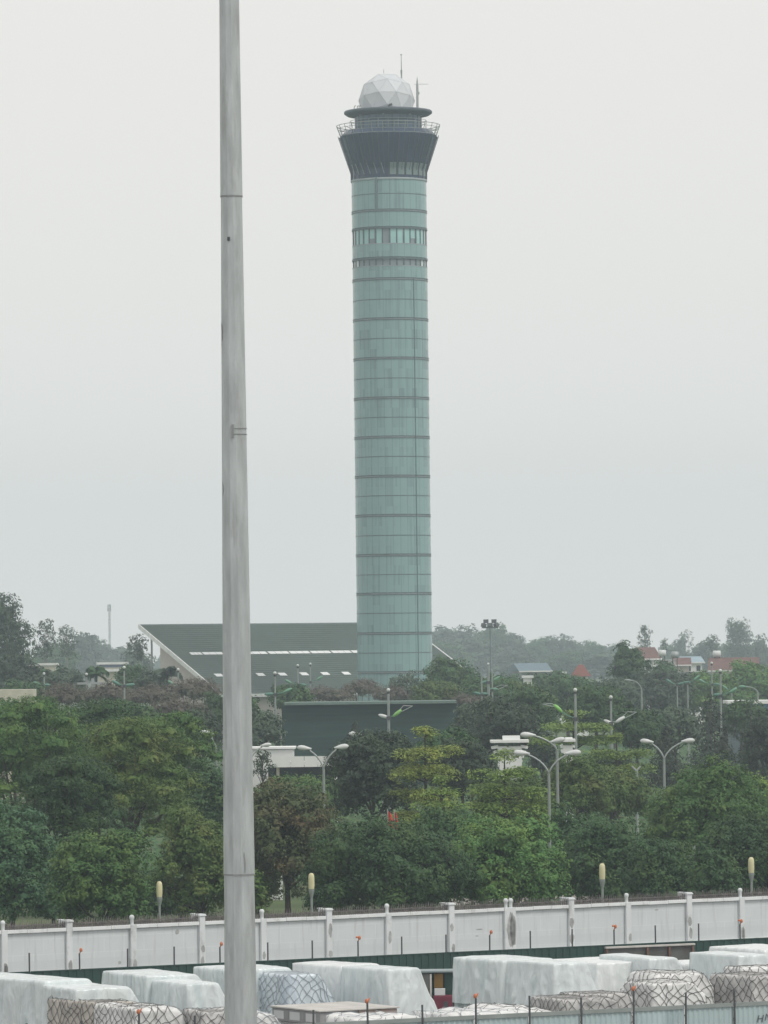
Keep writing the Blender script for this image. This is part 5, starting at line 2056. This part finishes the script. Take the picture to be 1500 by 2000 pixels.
def make_layered(seed, W_, H_, zb, leaf, tiers=5, dens=1.0, spread=1.0, fat=1.0):
    """open crown of flat, near-horizontal sprays"""
    rng = np.random.default_rng(seed)
    pr = random.Random(seed)
    R_, hc = W_ / 2, H_ - zb
    lobes, tg = [], []
    for i in range(tiers):
        f = i / max(1, tiers - 1)
        z = zb + hc * (.10 + .86 * f)
        rad = R_ * (1.0 - .52 * f ** 3.2) * spread * rng.uniform(.82, 1.05)
        n = max(2, int(7 - 4 * f))
        for k in range(n):
            ph = 2 * math.pi * k / n + rng.uniform(-.5, .5) + i
            d = rad * rng.uniform(.35, .72) if f < .95 else rad * .2
            lr = rad * rng.uniform(.30, .48) * fat ** .5
            x, y = math.cos(ph) * d, math.sin(ph) * d
            zz = z - hc * .04 * (d / max(.1, R_)) * rng.uniform(.5, 1.6) + rng.uniform(-.03, .03) * hc
            lobes.append((x, y, zz, lr, lr, hc * rng.uniform(.045, .085) * fat))
            tg.append((x, y, zz - .1))
    top = max(l[2] + l[5] for l in lobes)
    lobes = [(x, y, z + (H_ - top), rx, ry, rz) for x, y, z, rx, ry, rz in lobes]
    cl = max(leaf * 1.6, R_ * .08)
    V, Q = crown_from_lobes(rng, lobes, leaf, cl, .6 * dens, max(6, int(6 * (cl / leaf) ** 1.3)), up=.7, flat=.55, droop=.15, filler=False, aspect=.42)
    m = MB()
    r = max(.1, W_ * .02)
    m.tube([(0, 0, -.1), (0, 0, .1), (0, 0, zb + hc * .5), (0, 0, H_ * .97)], [r * 1.4, r, r * .7, r * .2], 8)
    for x, y, z in tg:
        m.tube([(0, 0, max(.3, z - .25 * math.hypot(x, y))), (x * .5, y * .5, z - .06), (x, y, z)], [r * .4, r * .28, r * .1], 5)
    return V, Q, m


def make_feathery(seed, W_, H_, zb, leaf, dens=1.0):
    """big spreading crown of many small flat fronds"""
    rng = np.random.default_rng(seed)
    pr = random.Random(seed)
    R_, hc = W_ / 2, H_ - zb
    lobes = []
    n = 46
    for i in range(n):
        ph = i * 2.399963 + rng.uniform(-.3, .3)
        v = (i + .5) / n
        z = zb + hc * (.06 + .88 * v)
        rad = R_ * math.sqrt(max(.02, 1 - (max(0, v - .25) / .8) ** 2))
        d = rad * rng.uniform(.45, .88)
        lr = R_ * rng.uniform(.17, .30)
        lobes.append((math.cos(ph) * d, math.sin(ph) * d, z, lr, lr, lr * rng.uniform(.28, .45)))
    lobes += [(0, 0, zb + hc * .5, R_ * .5, R_ * .5, hc * .35), (0, 0, H_ - hc * .12, R_ * .35, R_ * .35, hc * .1)]
    top = max(l[2] + l[5] for l in lobes)
    lobes = [(x, y, z + (H_ - top), rx, ry, rz) for x, y, z, rx, ry, rz in lobes]
    cl = max(leaf * 1.4, R_ * .075)
    V, Q = crown_from_lobes(rng, lobes, leaf, cl, .6 * dens, max(6, int(5.5 * (cl / leaf) ** 1.4)), up=.6, flat=.35, droop=.25, aspect=.30)
    tg = [(l[0] * .8, l[1] * .8, l[2] - .2) for l in pr.sample(lobes, 10)]
    return V, Q, trunk_mb(pr, zb + hc * .1, max(.15, W_ * .025), tg)


def make_conifer(seed, W_, H_, zb, leaf, dens=1.0):
    rng = np.random.default_rng(seed)
    R_ = W_ / 2
    Cs, Ns = [], []
    m = MB()
    r = max(.08, W_ * .022)
    m.tube([(0, 0, -.1), (0, 0, .2), (0, 0, H_ * .98)], [r * 1.3, r, r * .1], 8)
    tiers = max(9, int(H_ / .62))
    for i in range(tiers):
        f = i / tiers
        z = zb + (H_ - zb) * f
        rad = R_ * (1 - f) ** .85 * rng.uniform(.8, 1.08) + .05
        nb = max(4, int(9 * (1 - f) + 4))
        for k in range(nb):
            ph = 2 * math.pi * (k + .5 * (i % 2)) / nb + rng.uniform(-.2, .2)
            rr = rad * rng.uniform(.75, 1.05)
            n = max(8, int(46 * dens * (rr / R_ + .12)))
            s = rng.uniform(.1, 1.0, n) ** .75
            x = math.cos(ph) * rr * s + rng.normal(0, rr * .10, n)
            y = math.sin(ph) * rr * s + rng.normal(0, rr * .10, n)
            zz = z - .16 * rr * s ** 2 + .10 * rr * s ** 4 + rng.normal(0, .08 + .03 * rr, n)
            Cs.append(np.stack([x, y, zz], 1))
            d = np.tile([math.cos(ph), math.sin(ph), .1], (n, 1))
            Ns.append(d)
            if i % 2 == 0 and k % 2 == 0:
                m.tube([(0, 0, z), (math.cos(ph) * rr * .9, math.sin(ph) * rr * .9, z - .12 * rr)], [r * .25, r * .08], 4)
    C, N = np.concatenate(Cs), np.concatenate(Ns)
    V, Q = leaf_quads(rng, C, N, leaf, leaf * .35, .3, .2)
    return V, Q, m


def make_sparse(seed, W_, H_, zb, leaf, n=26, gap=.55, dens=1.0, limb=.4):
    """tall open crown: separate small clumps at the ends of bare limbs"""
    rng = np.random.default_rng(seed)
    pr = random.Random(seed)
    R_, hc = W_ / 2, H_ - zb
    lobes = []
    for i in range(n):
        ph = i * 2.399963 + rng.uniform(-.5, .5)
        v = (i + .5) / n
        z = zb + hc * (.08 + .86 * v)
        rad = R_ * (.55 + .45 * math.sin(math.pi * min(1, v * 1.05)))
        d = rad * rng.uniform(.2, .88)
        lr = R_ * rng.uniform(.16, .30) * gap * 1.5
        lobes.append((math.cos(ph) * d, math.sin(ph) * d, z, lr, lr, lr * rng.uniform(.7, 1.2)))
    top = max(l[2] + l[5] for l in lobes)
    lobes = [(x, y, z + (H_ - top), rx, ry, rz) for x, y, z, rx, ry, rz in lobes]
    cl = max(leaf * 1.3, R_ * .09)
    V, Q = crown_from_lobes(rng, lobes, leaf, cl, .5 * dens, max(5, int(5 * (cl / leaf) ** 1.3)), up=.2, droop=.5, filler=False, aspect=.4)
    m = MB()
    r = max(.10, W_ * .022)
    m.tube([(0, 0, -.1), (0, 0, .2), (W_ * .02, 0, H_ * .5), (-W_ * .02, 0, H_ * .93)], [r * 1.4, r, r * .7, r * .2], 8)
    for x, y, z, *_ in lobes:
        z0 = max(H_ * .25, z - 1.1 * math.hypot(x, y) - .5)
        m.tube([(0, 0, z0), (x * .45, y * .45, z0 + (z - z0) * .6), (x, y, z)], [r * limb, r * limb * .6, r * .1], 5)
    return V, Q, m


def make_palm(seed, W_, H_, zb, leaf, n=18):
    rng = np.random.default_rng(seed)
    m = MB()
    r = .14
    m.tube([(0, 0, -.1), (0, 0, .3), (.1, 0, zb + .1)], [r * 1.4, r, r * .8], 8)
    R_ = W_ / 2
    vs, qs = [], []
    for k in range(n):
        ph = k * 2.399963 + rng.uniform(-.2, .2)
        el = R(rng.uniform(-8, 78))
        d = np.array([math.cos(ph), math.sin(ph), 0])
        side = np.array([-math.sin(ph), math.cos(ph), 0])
        Lf = R_ * rng.uniform(1.0, 1.25)
        for i in range(18):
            s = (i + 1) / 18
            p = np.array([0.1, 0, zb]) + d * (Lf * (s - .25 * s ** 3) * math.cos(el * .8)) + np.array([0, 0, 1]) * ((H_ - zb) * 2.0 * math.sin(el) * (s - .55 * s * s) - R_ * .75 * s ** 2.4)
            ln = Lf * .30 * math.sin(math.pi * min(.97, s * .86 + .1))
            for sg in (-1, 1):
                e = p + side * sg * ln * .8 + d * ln * .55 + np.array([0, 0, -ln * .45])
                wv = d * leaf * .35
                o = len(vs)
                vs += [p - wv, p + wv, e + wv * .3, e - wv * .3]
                qs.append((o, o + 1, o + 2, o + 3))
    return np.array(vs), np.array(qs), m


def make_twiggy(seed, W_, H_, zb, leaf, dens=1.0):
    """low dome of fine dry twigs and sparse leaves"""
    rng = np.random.default_rng(seed)
    R_, hc = W_ / 2, H_ - zb
    lobes = []
    for i in range(14):
        ph = i * 2.399963
        d = R_ * math.sqrt((i + .5) / 14) * .75
        lr = R_ * rng.uniform(.26, .38)
        z = zb + hc * (1 - .55 * (d / R_) ** 2) * rng.uniform(.55, .82)
        lobes.append((math.cos(ph) * d, math.sin(ph) * d, z, lr, lr, hc * rng.uniform(.2, .32)))
    top = max(l[2] + l[5] for l in lobes)
    lobes = [(x, y, z + (H_ - top), rx, ry, rz) for x, y, z, rx, ry, rz in lobes]
    cl = max(leaf * 1.5, R_ * .12)
    V, Q = crown_from_lobes(rng, lobes, leaf, cl, .6 * dens, max(6, int(5 * (cl / leaf) ** 1.3)), up=.4, filler=True, aspect=.22)
    m = MB()
    for k in range(7):
        x, y, z = lobes[k * 2][:3]
        m.tube([(x * .1, y * .1, 0), (x * .5, y * .5, z * .6), (x, y, z)], [.08, .05, .015], 5)
    return V, Q, m


MAKERS = dict(round=make_round, layered=make_layered, feathery=make_feathery, conifer=make_conifer, sparse=make_sparse, palm=make_palm, twiggy=make_twiggy)
PROTO = {}
NAMES = dict(round="tree", layered="tiered_tree", feathery="feathery_tree", conifer="conifer_tree", sparse="open_crowned_tree", palm="palm_tree", twiggy="twiggy_shrub")
CATS = dict(round="tree", layered="tree", feathery="tree", conifer="conifer", sparse="tree", palm="palm", twiggy="shrub")
_seed = [100]
_spin = random.Random(77)


def tree(kind, px, py_top, w_px, Y, py_bot, lm, label, leaf=None, bark='bark', proto=None, group=None, name=None, **kw):
    """a tree whose crown spans w_px photo pixels and tops out at py_top, standing Y metres off"""
    p = P(px, py_top, Y)
    H_ = p.z
    W_ = w_px * Y / F
    zb = max(.15, P(px, py_bot, Y).z)
    nm = name or NAMES[kind]
    if proto and proto in PROTO:
        src, w0, h0 = PROTO[proto]
        return copy_thing(src, (p.x, p.y, 0), label, (W_ / w0, W_ / w0, H_ / h0), _spin.uniform(0, 6.28), group)
    _seed[0] += 1
    if leaf is None:
        leaf = max(.16, Y * .00062)
    V, Q, tm = MAKERS[kind](_seed[0], W_, H_, zb, leaf, **kw)
    t = thing(nm, label, CATS[kind], (p.x, p.y, 0), group)
    tm.build("trunk", M[bark], t)
    link("crown", np_mesh("crown", V, Q, M[lm]), t)
    if proto:
        PROTO[proto] = (t, W_, H_)
    return t


# ---- nearest row, just behind the wall
G1_ = "trees in the near park belt"
tree('round', 20, 1568, 215, 242, 1814, 'leaf_blue', "bluish green round tree cut by the left picture edge, close behind the wall")
tree('round', 195, 1622, 218, 234, 1818, 'leaf_mid', "bright mid-green round tree close behind the wall at lower left")
tree('round', 385, 1570, 200, 247, 1804, 'leaf_olive', "dark olive tree behind the garden lamp left of the mast", dens=.9)
tree('round', 503, 1590, 120, 262, 1786, 'leaf_olive', "narrow olive tree peeking out right of the mast above the wall", dens=.8)
tree('round', 562, 1522, 235, 258, 1746, 'leaf_rust', "rust-tinged olive tree with a forked dark trunk right of the mast", dens=.8)
tree('round', 760, 1600, 330, 243, 1808, 'leaf_dark', "broad dark green round tree in the middle right behind the wall", n_lobes=24)
tree('round', 985, 1588, 275, 246, 1798, 'leaf_mid', "low spreading green tree with a leaning dark trunk right of centre")
tree('round', 1180, 1600, 200, 262, 1791, 'leaf_dark', "dark green tree behind the third garden lamp from left", n_lobes=16)
tree('round', 1290, 1640, 190, 255, 1784, 'leaf_dark', "short dark tree left of the tilted grey board behind the wall")
tree('round', 1385, 1478, 280, 285, 1746, 'leaf_mid', "tall fresh-green tree in front of the right-hand street lamp", n_lobes=24)
tree('round', 1462, 1590, 190, 258, 1784, 'leaf_dark', "dark tree behind the rightmost garden lamp")
tree('round', 1490, 1518, 190, 292, 1714, 'leaf_lime', "light yellowish green tree at the right picture edge behind the darker one")
tree('round', 1125, 1568, 190, 278, 1766, 'leaf_dark', "dark green tree filling the gap behind the low spreading tree")
tree('round', 870, 1582, 190, 262, 1766, 'leaf_dark', "dark tree joining the broad middle one to the low spreading one")
tree('round', 1395, 1650, 120, 247, 1788, 'leaf_dark', "little dark bushy tree in front of the tilted grey board")
tree('round', 480, 1690, 95, 255, 1818, 'leaf_olive', "small olive bush at the mast's right side above the spiked wall", name="bush")

tree('round', 105, 1705, 130, 262, 1800, 'leaf_dark', "low dark bush under the two leftmost round trees behind the wall", name="bush")
tree('round', 290, 1700, 120, 264, 1795, 'leaf_dark', "low dark bush just left of the garden lamp at left", name="bush")
tree('round', 345, 1712, 110, 268, 1795, 'leaf_olive', "low olive bush just right of the garden lamp at left", name="bush")
tree('round', 640, 1712, 110, 268, 1790, 'leaf_dark', "low dark bush right of the second garden lamp from left", name="bush")

# ---- big feathery mass on the left
tree('feathery', 60, 1362, 330, 300, 1640, 'leaf_mid', "feathery green tree cut by the left edge, tallest of the left mass", dens=.95)
tree('feathery', 255, 1405, 330, 275, 1650, 'leaf_olive', "large feathery olive-green tree in front of the left mass")
tree('feathery', 345, 1392, 190, 315, 1560, 'leaf_mid', "feathery green tree beside the lamp left of the mast")
tree('feathery', 190, 1368, 240, 330, 1600, 'leaf_dark', "darker feathery tree behind the large olive one")
tree('feathery', 130, 1480, 260, 258, 1700, 'leaf_dark', "dark feathery tree in the shade under the large olive one")
tree('round', 400, 1480, 110, 300, 1640, 'leaf_dark', "dark green tree under the lamp left of the mast")

# ---- middle belt
tree('layered', 830, 1418, 205, 278, 1610, 'leaf_yellow', "yellow-green tiered tree glowing in the middle of the belt", tiers=5, dens=1.5, leaf=.18, fat=.85)
tree('layered', 862, 1520, 130, 270, 1600, 'leaf_lime', "smaller green tiered tree in front of the glowing yellow-green one", tiers=4, dens=1.1, leaf=.18)
tree('round', 730, 1428, 190, 310, 1600, 'leaf_purple', "dusky grey-leaved round tree left of the yellow-green tiered tree")
tree('round', 905, 1440, 150, 330, 1560, 'leaf_purple', "dusky tree behind the right side of the yellow-green tiered tree")
tree('round', 870, 1425, 170, 350, 1530, 'leaf_dark', "dark tree crown under the shed's right end")
tree('layered', 985, 1466, 205, 290, 1620, 'leaf_lime', "pale green tiered tree left of the nearest two-armed lamp", tiers=5, dens=1.5, leaf=.2, fat=.9)
tree('round', 995, 1510, 190, 296, 1640, 'leaf_olive', "olive bushy tree behind the pale green tiered one")
tree('layered', 1120, 1392, 170, 415, 1450, 'leaf_lime', "flat-topped lime-green tree below the framed lime lantern", tiers=3, dens=1.5, leaf=.28)
tree('layered', 1204, 1436, 140, 370, 1505, 'leaf_lime', "flat-topped lime-green tree left of the right-hand two-armed lamp", tiers=3, dens=1.5, leaf=.26)
tree('round', 1130, 1474, 150, 330, 1600, 'leaf_olive', "olive bushy tree below the flat-topped trees")
tree('round', 1200, 1500, 170, 345, 1600, 'leaf_olive', "loose olive tree around the forked pale post")
tree('round', 1062, 1430, 60, 440, 1520, 'leaf_purple', "dusky tree between the two white pavilions")
tree('round', 1200, 1468, 130, 390, 1540, 'leaf_purple', "dusky low tree under the flat-topped tree at right")
tree('round', 590, 1515, 210, 345, 1600, 'leaf_mid', "green bush mass in front of the gatehouse canopy", name="bush")
tree('round', 520, 1545, 130, 290, 1660, 'leaf_mid', "green tree at the mast's right side, under the gatehouse")
tree('sparse', 512, 1468, 50, 395, 1520, 'leaf_purple', "small wispy dark tree before the gatehouse at the mast's side", leaf=.25, n=14)

tree('round', 30, 1366, 130, 345, 1500, 'leaf_dark', "dark tree at the left edge just below the cream wall")
tree('round', 1048, 1318, 70, 800, 1370, 'leaf_dark', "dark tree in front of the grey-blue roofed house")
tree('round', 1010, 1322, 60, 790, 1370, 'leaf_dark', "dark tree at the left end of the grey-blue roofed house")
tree('round', 1085, 1312, 60, 820, 1370, 'leaf_dark', "dark tree between the grey-blue roof and the red kiosk")
tree('round', 1448, 1385, 100, 546, 1440, 'leaf_grey', "grey-green bush against the wall of the building with the blue band", name="bush")
tree('round', 1490, 1384, 70, 520, 1430, 'leaf_dark', "dark bush under the blue band at the right picture edge")
tree('round', 1415, 1380, 60, 540, 1430, 'leaf_purple', "dusky tree just left of the building with the blue band")
tree('round', 1300, 1292, 60, 800, 1345, 'leaf_dark', "dark tree right under the white block with two tanks")
tree('round', 1355, 1318, 70, 800, 1370, 'leaf_grey', "grey-green tree under the dark flat-pitched roof")

tree('round', 262, 1366, 150, 420, 1470, 'leaf_dark', "dark tree just behind the large feathery olive tree, below the pinkish shrubs")
tree('round', 420, 1356, 70, 525, 1440, 'leaf_dark', "dark bush at the mast's left side below the hall's lower roof corner", name="bush")

# ---- conifers and dark trees behind
tree('conifer', 693, 1408, 62, 440, 1475, 'leaf_conifer', "small black-green conifer in front of the green shed", leaf=.35)
tree('conifer', 1300, 1412, 120, 420, 1530, 'leaf_conifer', "black-green conifer directly behind the right-hand two-armed lamp", leaf=.34)
tree('conifer', 1386, 1350, 160, 470, 1520, 'leaf_conifer', "largest dark conifer at right, below the lantern pole", leaf=.38)
tree('conifer', 1412, 1428, 105, 415, 1530, 'leaf_conifer', "smaller dark conifer at the foot of the largest one", leaf=.34)
tree('conifer', 1465, 1368, 95, 450, 1530, 'leaf_purple', "dusky slim conifer near the right picture edge", leaf=.38)
tree('round', 985, 1362, 155, 430, 1490, 'leaf_purple', "big dusky round tree right of the green shed")
tree('round', 918, 1372, 90, 450, 1470, 'leaf_grey', "grey-green tree touching the shed's right end")
tree('round', 1040, 1345, 120, 520, 1440, 'leaf_dark', "dark tree below the red kiosk roof, left of the framed lantern")
tree('round', 1160, 1340, 150, 540, 1430, 'leaf_dark', "broad dark tree behind the lantern pole with the white head")
tree('round', 1245, 1375, 120, 480, 1470, 'leaf_dark', "dark tree left of the black-green conifer at right")
tree('round', 1320, 1385, 110, 500, 1460, 'leaf_grey', "grey-green tree between the two big conifers")
tree('round', 1500, 1395, 120, 440, 1530, 'leaf_purple', "dusky tree cut by the right picture edge below the blue building")
tree('round', 1452, 1368, 75, 530, 1420, 'leaf_dark', "dark round tree in front of the blue-walled building", name="tree")
tree('round', 393, 1385, 95, 420, 1480, 'leaf_purple', "dusky tree left of the mast behind the feathery mass")
tree('round', 515, 1385, 80, 460, 1470, 'leaf_grey', "grey-green tree between the mast and the green shed")
tree('round', 565, 1340, 90, 580, 1390, 'leaf_dark', "dark bush before the hall's roof at the foot of the lantern poles")
tree('round', 470, 1350, 110, 540, 1470, 'leaf_dark', "dark tree behind the mast below the hall's roof")

# ---- pinkish dry shrubs before hall and tower
GP = "pinkish dry shrubs below the hall and the tower"
for i, (px, pt_, wp, Y, lab) in enumerate((
        (120, 1335, 110, 520, "pinkish dry shrub right of the cream wall"),
        (205, 1330, 120, 540, "pinkish dry shrub below the T-shaped pole's right arm"),
        (290, 1334, 120, 530, "pinkish dry shrub in front of the hall's gable, left part"),
        (375, 1325, 130, 545, "large pinkish dry shrub at the hall's lower roof corner"),
        (350, 1362, 130, 480, "brownish dry shrub just behind the feathery mass"),
        (640, 1338, 110, 640, "pinkish dry shrub above the shed roof, left part"),
        (705, 1326, 90, 650, "tallest pinkish dry shrub at the tower's foot"),
        (760, 1338, 90, 645, "pinkish dry shrub at the right of the tower's foot"),
        (905, 1352, 110, 600, "pinkish dry shrub above the shed's right end"))):
    tree('twiggy', px, pt_, wp, Y, pt_ + 55, 'leaf_pink', lab, leaf=.32, group=GP, proto='pink%d' % (i % 3))

# ---- trees round the tower's foot
tree('round', 880, 1284, 120, 660, 1400, 'leaf_dark', "dark tree hiding the tower's right foot and the roof verge")
tree('sparse', 795, 1310, 100, 680, 1370, 'leaf_grey', "silvery open-crowned tree in front of the tower's foot", leaf=.45, n=30, gap=.8)
tree('round', 850, 1330, 100, 600, 1390, 'leaf_olive', "olive bush before the tower's right foot", name="bush")
tree('round', 950, 1318, 150, 620, 1410, 'leaf_dark', "dark tree behind the close pair of lantern poles")
tree('round', 1020, 1330, 130, 640, 1420, 'leaf_olive', "mid-green tree right of the close pair of lantern poles")
tree('round', 1229, 1256, 82, 720, 1345, 'leaf_dark', "big dark round tree standing out above the right-hand roofs")
tree('round', 1110, 1320, 140, 700, 1400, 'leaf_dark', "dark tree mass directly under the red kiosk roof")
tree('round', 1200, 1325, 130, 690, 1400, 'leaf_grey', "hazy grey-green tree left of the far single-arm lamp")
tree('round', 1290, 1310, 150, 700, 1400, 'leaf_grey', "hazy grey-green tree below the white block and tanks")
tree('round', 1380, 1312, 130, 720, 1400, 'leaf_mid', "hazy green tree below the long red roof's left half")
tree('round', 1465, 1292, 150, 760, 1400, 'leaf_mid', "hazy green tree covering the long red roof's right end")

# ---- left background
tree('sparse', 2, 1160, 120, 720, 1345, 'leaf_purple', "tall dark eucalyptus cut by the left picture edge", leaf=.5, n=64, gap=1.0, bark='bark_pale')
tree('round', 10, 1280, 170, 640, 1400, 'leaf_purple', "dusky tree mass under the tall eucalyptus at left")
tree('sparse', 88, 1210, 62, 900, 1290, 'leaf_purple', "thin reddish-brown eucalyptus right of the tallest one", leaf=.5, n=22, gap=.62, bark='bark_pale')
tree('sparse', 130, 1221, 56, 1000, 1290, 'leaf_grey', "open eucalyptus with a flat top, middle of the left skyline", leaf=.5, n=24, gap=.6, bark='bark_pale')
tree('sparse', 270, 1241, 40, 850, 1290, 'leaf_purple', "small open eucalyptus next to the hall's roof corner", leaf=.5, n=16, gap=.7, bark='bark_pale')
GF = "hazy background trees"
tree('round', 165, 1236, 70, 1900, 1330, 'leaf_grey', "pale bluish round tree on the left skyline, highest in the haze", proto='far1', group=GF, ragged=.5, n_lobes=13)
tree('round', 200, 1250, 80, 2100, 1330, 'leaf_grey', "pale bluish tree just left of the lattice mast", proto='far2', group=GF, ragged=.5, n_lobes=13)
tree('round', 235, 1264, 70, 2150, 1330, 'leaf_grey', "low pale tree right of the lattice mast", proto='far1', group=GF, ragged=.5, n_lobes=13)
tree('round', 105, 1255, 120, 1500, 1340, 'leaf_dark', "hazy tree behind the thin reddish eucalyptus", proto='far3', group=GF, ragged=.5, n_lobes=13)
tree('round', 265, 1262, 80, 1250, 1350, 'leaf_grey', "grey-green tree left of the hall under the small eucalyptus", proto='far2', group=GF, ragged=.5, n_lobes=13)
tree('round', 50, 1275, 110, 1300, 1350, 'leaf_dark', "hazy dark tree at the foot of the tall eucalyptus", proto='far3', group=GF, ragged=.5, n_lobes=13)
tree('palm', 325, 1285, 70, 600, 1320, 'leaf_purple', "palm with drooping dark fronds against the hall's pale gable wall", leaf=.6)
tree('palm', 186, 1288, 60, 620, 1318, 'leaf_dark', "dark palm left of the pale two-storey building", leaf=.6)
tree('palm', 95, 1292, 60, 640, 1322, 'leaf_dark', "dull palm above the cream wall at left", leaf=.6)
for px, pt_, wp, Y, lm, lab in ((130, 1300, 90, 640, 'leaf_grey', "grey-green bush between the two left palms"),
                                (255, 1300, 70, 640, 'leaf_dark', "dark bush right of the pale two-storey building"),
                                (300, 1310, 80, 620, 'leaf_grey', "grey-green bush at the hall's gable foot"),
                                (90, 1318, 90, 600, 'leaf_grey', "grey-green bush behind the lantern pole by the cream wall"),
                                (40, 1330, 100, 560, 'leaf_dark', "dark bush above the cream wall")):
    tree('round', px, pt_, wp, Y, pt_ + 70, lm, lab, name="bush")

# ---- far wood behind the tower and across the right
far = [(862, 1224, 90, 1350, 'far1', "hazy blue tree touching the tower's right side on the skyline"),
       (905, 1222, 90, 1320, 'far2', "hazy blue tree left of the high-mast light"),
       (955, 1221, 100, 1300, 'far3', "hazy blue tree directly behind the high-mast light"),
       (1000, 1237, 70, 1300, 'far1', "hazy blue tree just right of the high-mast light"),
       (930, 1245, 120, 1200, 'far2', "hazy blue tree in front of the high-mast light's wood"),
       (875, 1252, 110, 1180, 'far3', "hazy blue tree low beside the tower's right side"),
       (1040, 1248, 80, 1300, 'far3', "hazy tree above the grey-blue roof's left end"),
       (1072, 1243, 60, 1320, 'far1', "pointed hazy tree above the grey-blue roof"),
       (1115, 1241, 75, 1300, 'far2', "domed hazy tree above the red kiosk roof"),
       (1160, 1252, 70, 1320, 'far3', "low hazy tree right of the domed one"),
       (1192, 1258, 60, 1350, 'far1', "lowest hazy tree left of the big dark round one"),
       (1010, 1268, 110, 1150, 'far2', "hazy tree behind the grey-blue roof"),
       (1100, 1272, 120, 1120, 'far3', "hazy tree behind the red kiosk"),
       (1180, 1275, 100, 1100, 'far1', "hazy tree behind the big dark round tree"),
       (1328, 1238, 34, 1250, 'far2', "slim blue-green tree above the pale blue roof"),
       (1310, 1258, 60, 1300, 'far3', "low hazy tree behind the rooftop tanks"),
       (1385, 1250, 70, 1150, 'far1', "dark hazy tree left of the rooftop tank on the red roof"),
       (1362, 1262, 70, 1180, 'far2', "hazy tree behind the pale blue roof"),
       (1420, 1256, 70, 1180, 'far3', "hazy tree behind the long red roof"),
       (1480, 1241, 50, 1100, 'far2', "hazy tree at the right edge of the skyline"),
       (1475, 1262, 90, 1120, 'far1', "low hazy tree right of the long red roof")]
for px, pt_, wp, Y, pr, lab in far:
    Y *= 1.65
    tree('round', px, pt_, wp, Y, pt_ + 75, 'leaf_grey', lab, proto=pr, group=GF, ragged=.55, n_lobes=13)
tree('sparse', 1443, 1209, 62, 1700, 1300, 'leaf_grey', "tallest open-crowned tree on the right skyline", leaf=.7, n=40, gap=.95, bark='bark_pale')
tree('sparse', 1259, 1222, 38, 1300, 1275, 'leaf_grey', "thin wispy tree above the steep dull red roof", leaf=.55, n=18, gap=.5, bark='bark_pale')
tree('sparse', 1297, 1249, 16, 1400, 1280, 'leaf_grey', "tiny wispy tree behind the left rooftop tank", leaf=.5, n=9, gap=.8, bark='bark_pale')
tree('sparse', 1345, 1231, 28, 1900, 1275, 'leaf_grey', "faint wispy tree right of the slim blue-green one", leaf=.5, n=10, gap=.45, bark='bark_pale')
tree('sparse', 1392, 1241, 36, 1500, 1270, 'leaf_purple', "open-topped tree left of the tallest one on the right skyline", leaf=.55, n=14, gap=.6, bark='bark_pale')

# far hedge that closes the horizon
rng = np.random.default_rng(5)
xs = rng.uniform(-330, 330, 26000)
zz = rng.uniform(0, 1, 26000)
hx = 12 + 2.5 * np.sin(xs * .11) + 1.6 * np.sin(xs * .37 + 1) + rng.normal(0, .6, 26000)
C = np.stack([xs, 2700 + rng.uniform(-20, 20, 26000), np.maximum(.3, zz * hx)], 1)
V, Q = leaf_quads(rng, C, np.tile([0, -1.0, .3], (26000, 1)), 2.4, 1.6)
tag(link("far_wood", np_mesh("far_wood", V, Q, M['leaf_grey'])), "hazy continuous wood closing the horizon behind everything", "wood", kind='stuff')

# undergrowth on the park ground between the trees
rng = np.random.default_rng(9)
n = 60000
yy = rng.uniform(305, 780, n)
xs = rng.uniform(-1, 1, n) * (yy * .085)
h = .5 + .5 * np.sin(xs * .3) * np.sin(yy * .07)
C = np.stack([xs, yy, rng.uniform(.05, 1, n) * (0.5 + 1.2 * h)], 1)
V, Q = leaf_quads(rng, C, np.tile([0, -.5, 1.0], (n, 1)), .7, .4, .2)
tag(link("undergrowth", np_mesh("undergrowth", V, Q, M['leaf_dark'])), "low dark undergrowth covering the ground between park trees", "undergrowth", kind='stuff')


# ================================================================== HAZE
def haze():
    m = bpy.data.materials.new("haze")
    m.use_nodes = True
    t = m.node_tree
    t.nodes.clear()
    pv = t.nodes.new("ShaderNodeVolumePrincipled")
    pv.inputs["Color"].default_value = (0.775, 0.895, 1.0, 1)
    pv.inputs["Density"].default_value = HAZE_D
    pv.inputs["Anisotropy"].default_value = 0.0
    out = t.nodes.new("ShaderNodeOutputMaterial")
    t.links.new(pv.outputs[0], out.inputs["Volume"])
    o = MB().box((0, 1450, 59), (3100, 3800, 120)).build("haze", m)
    tag(o, kind='stuff')
    m.cycles.homogeneous_volume = True


HAZE_D = 0.00025
haze()
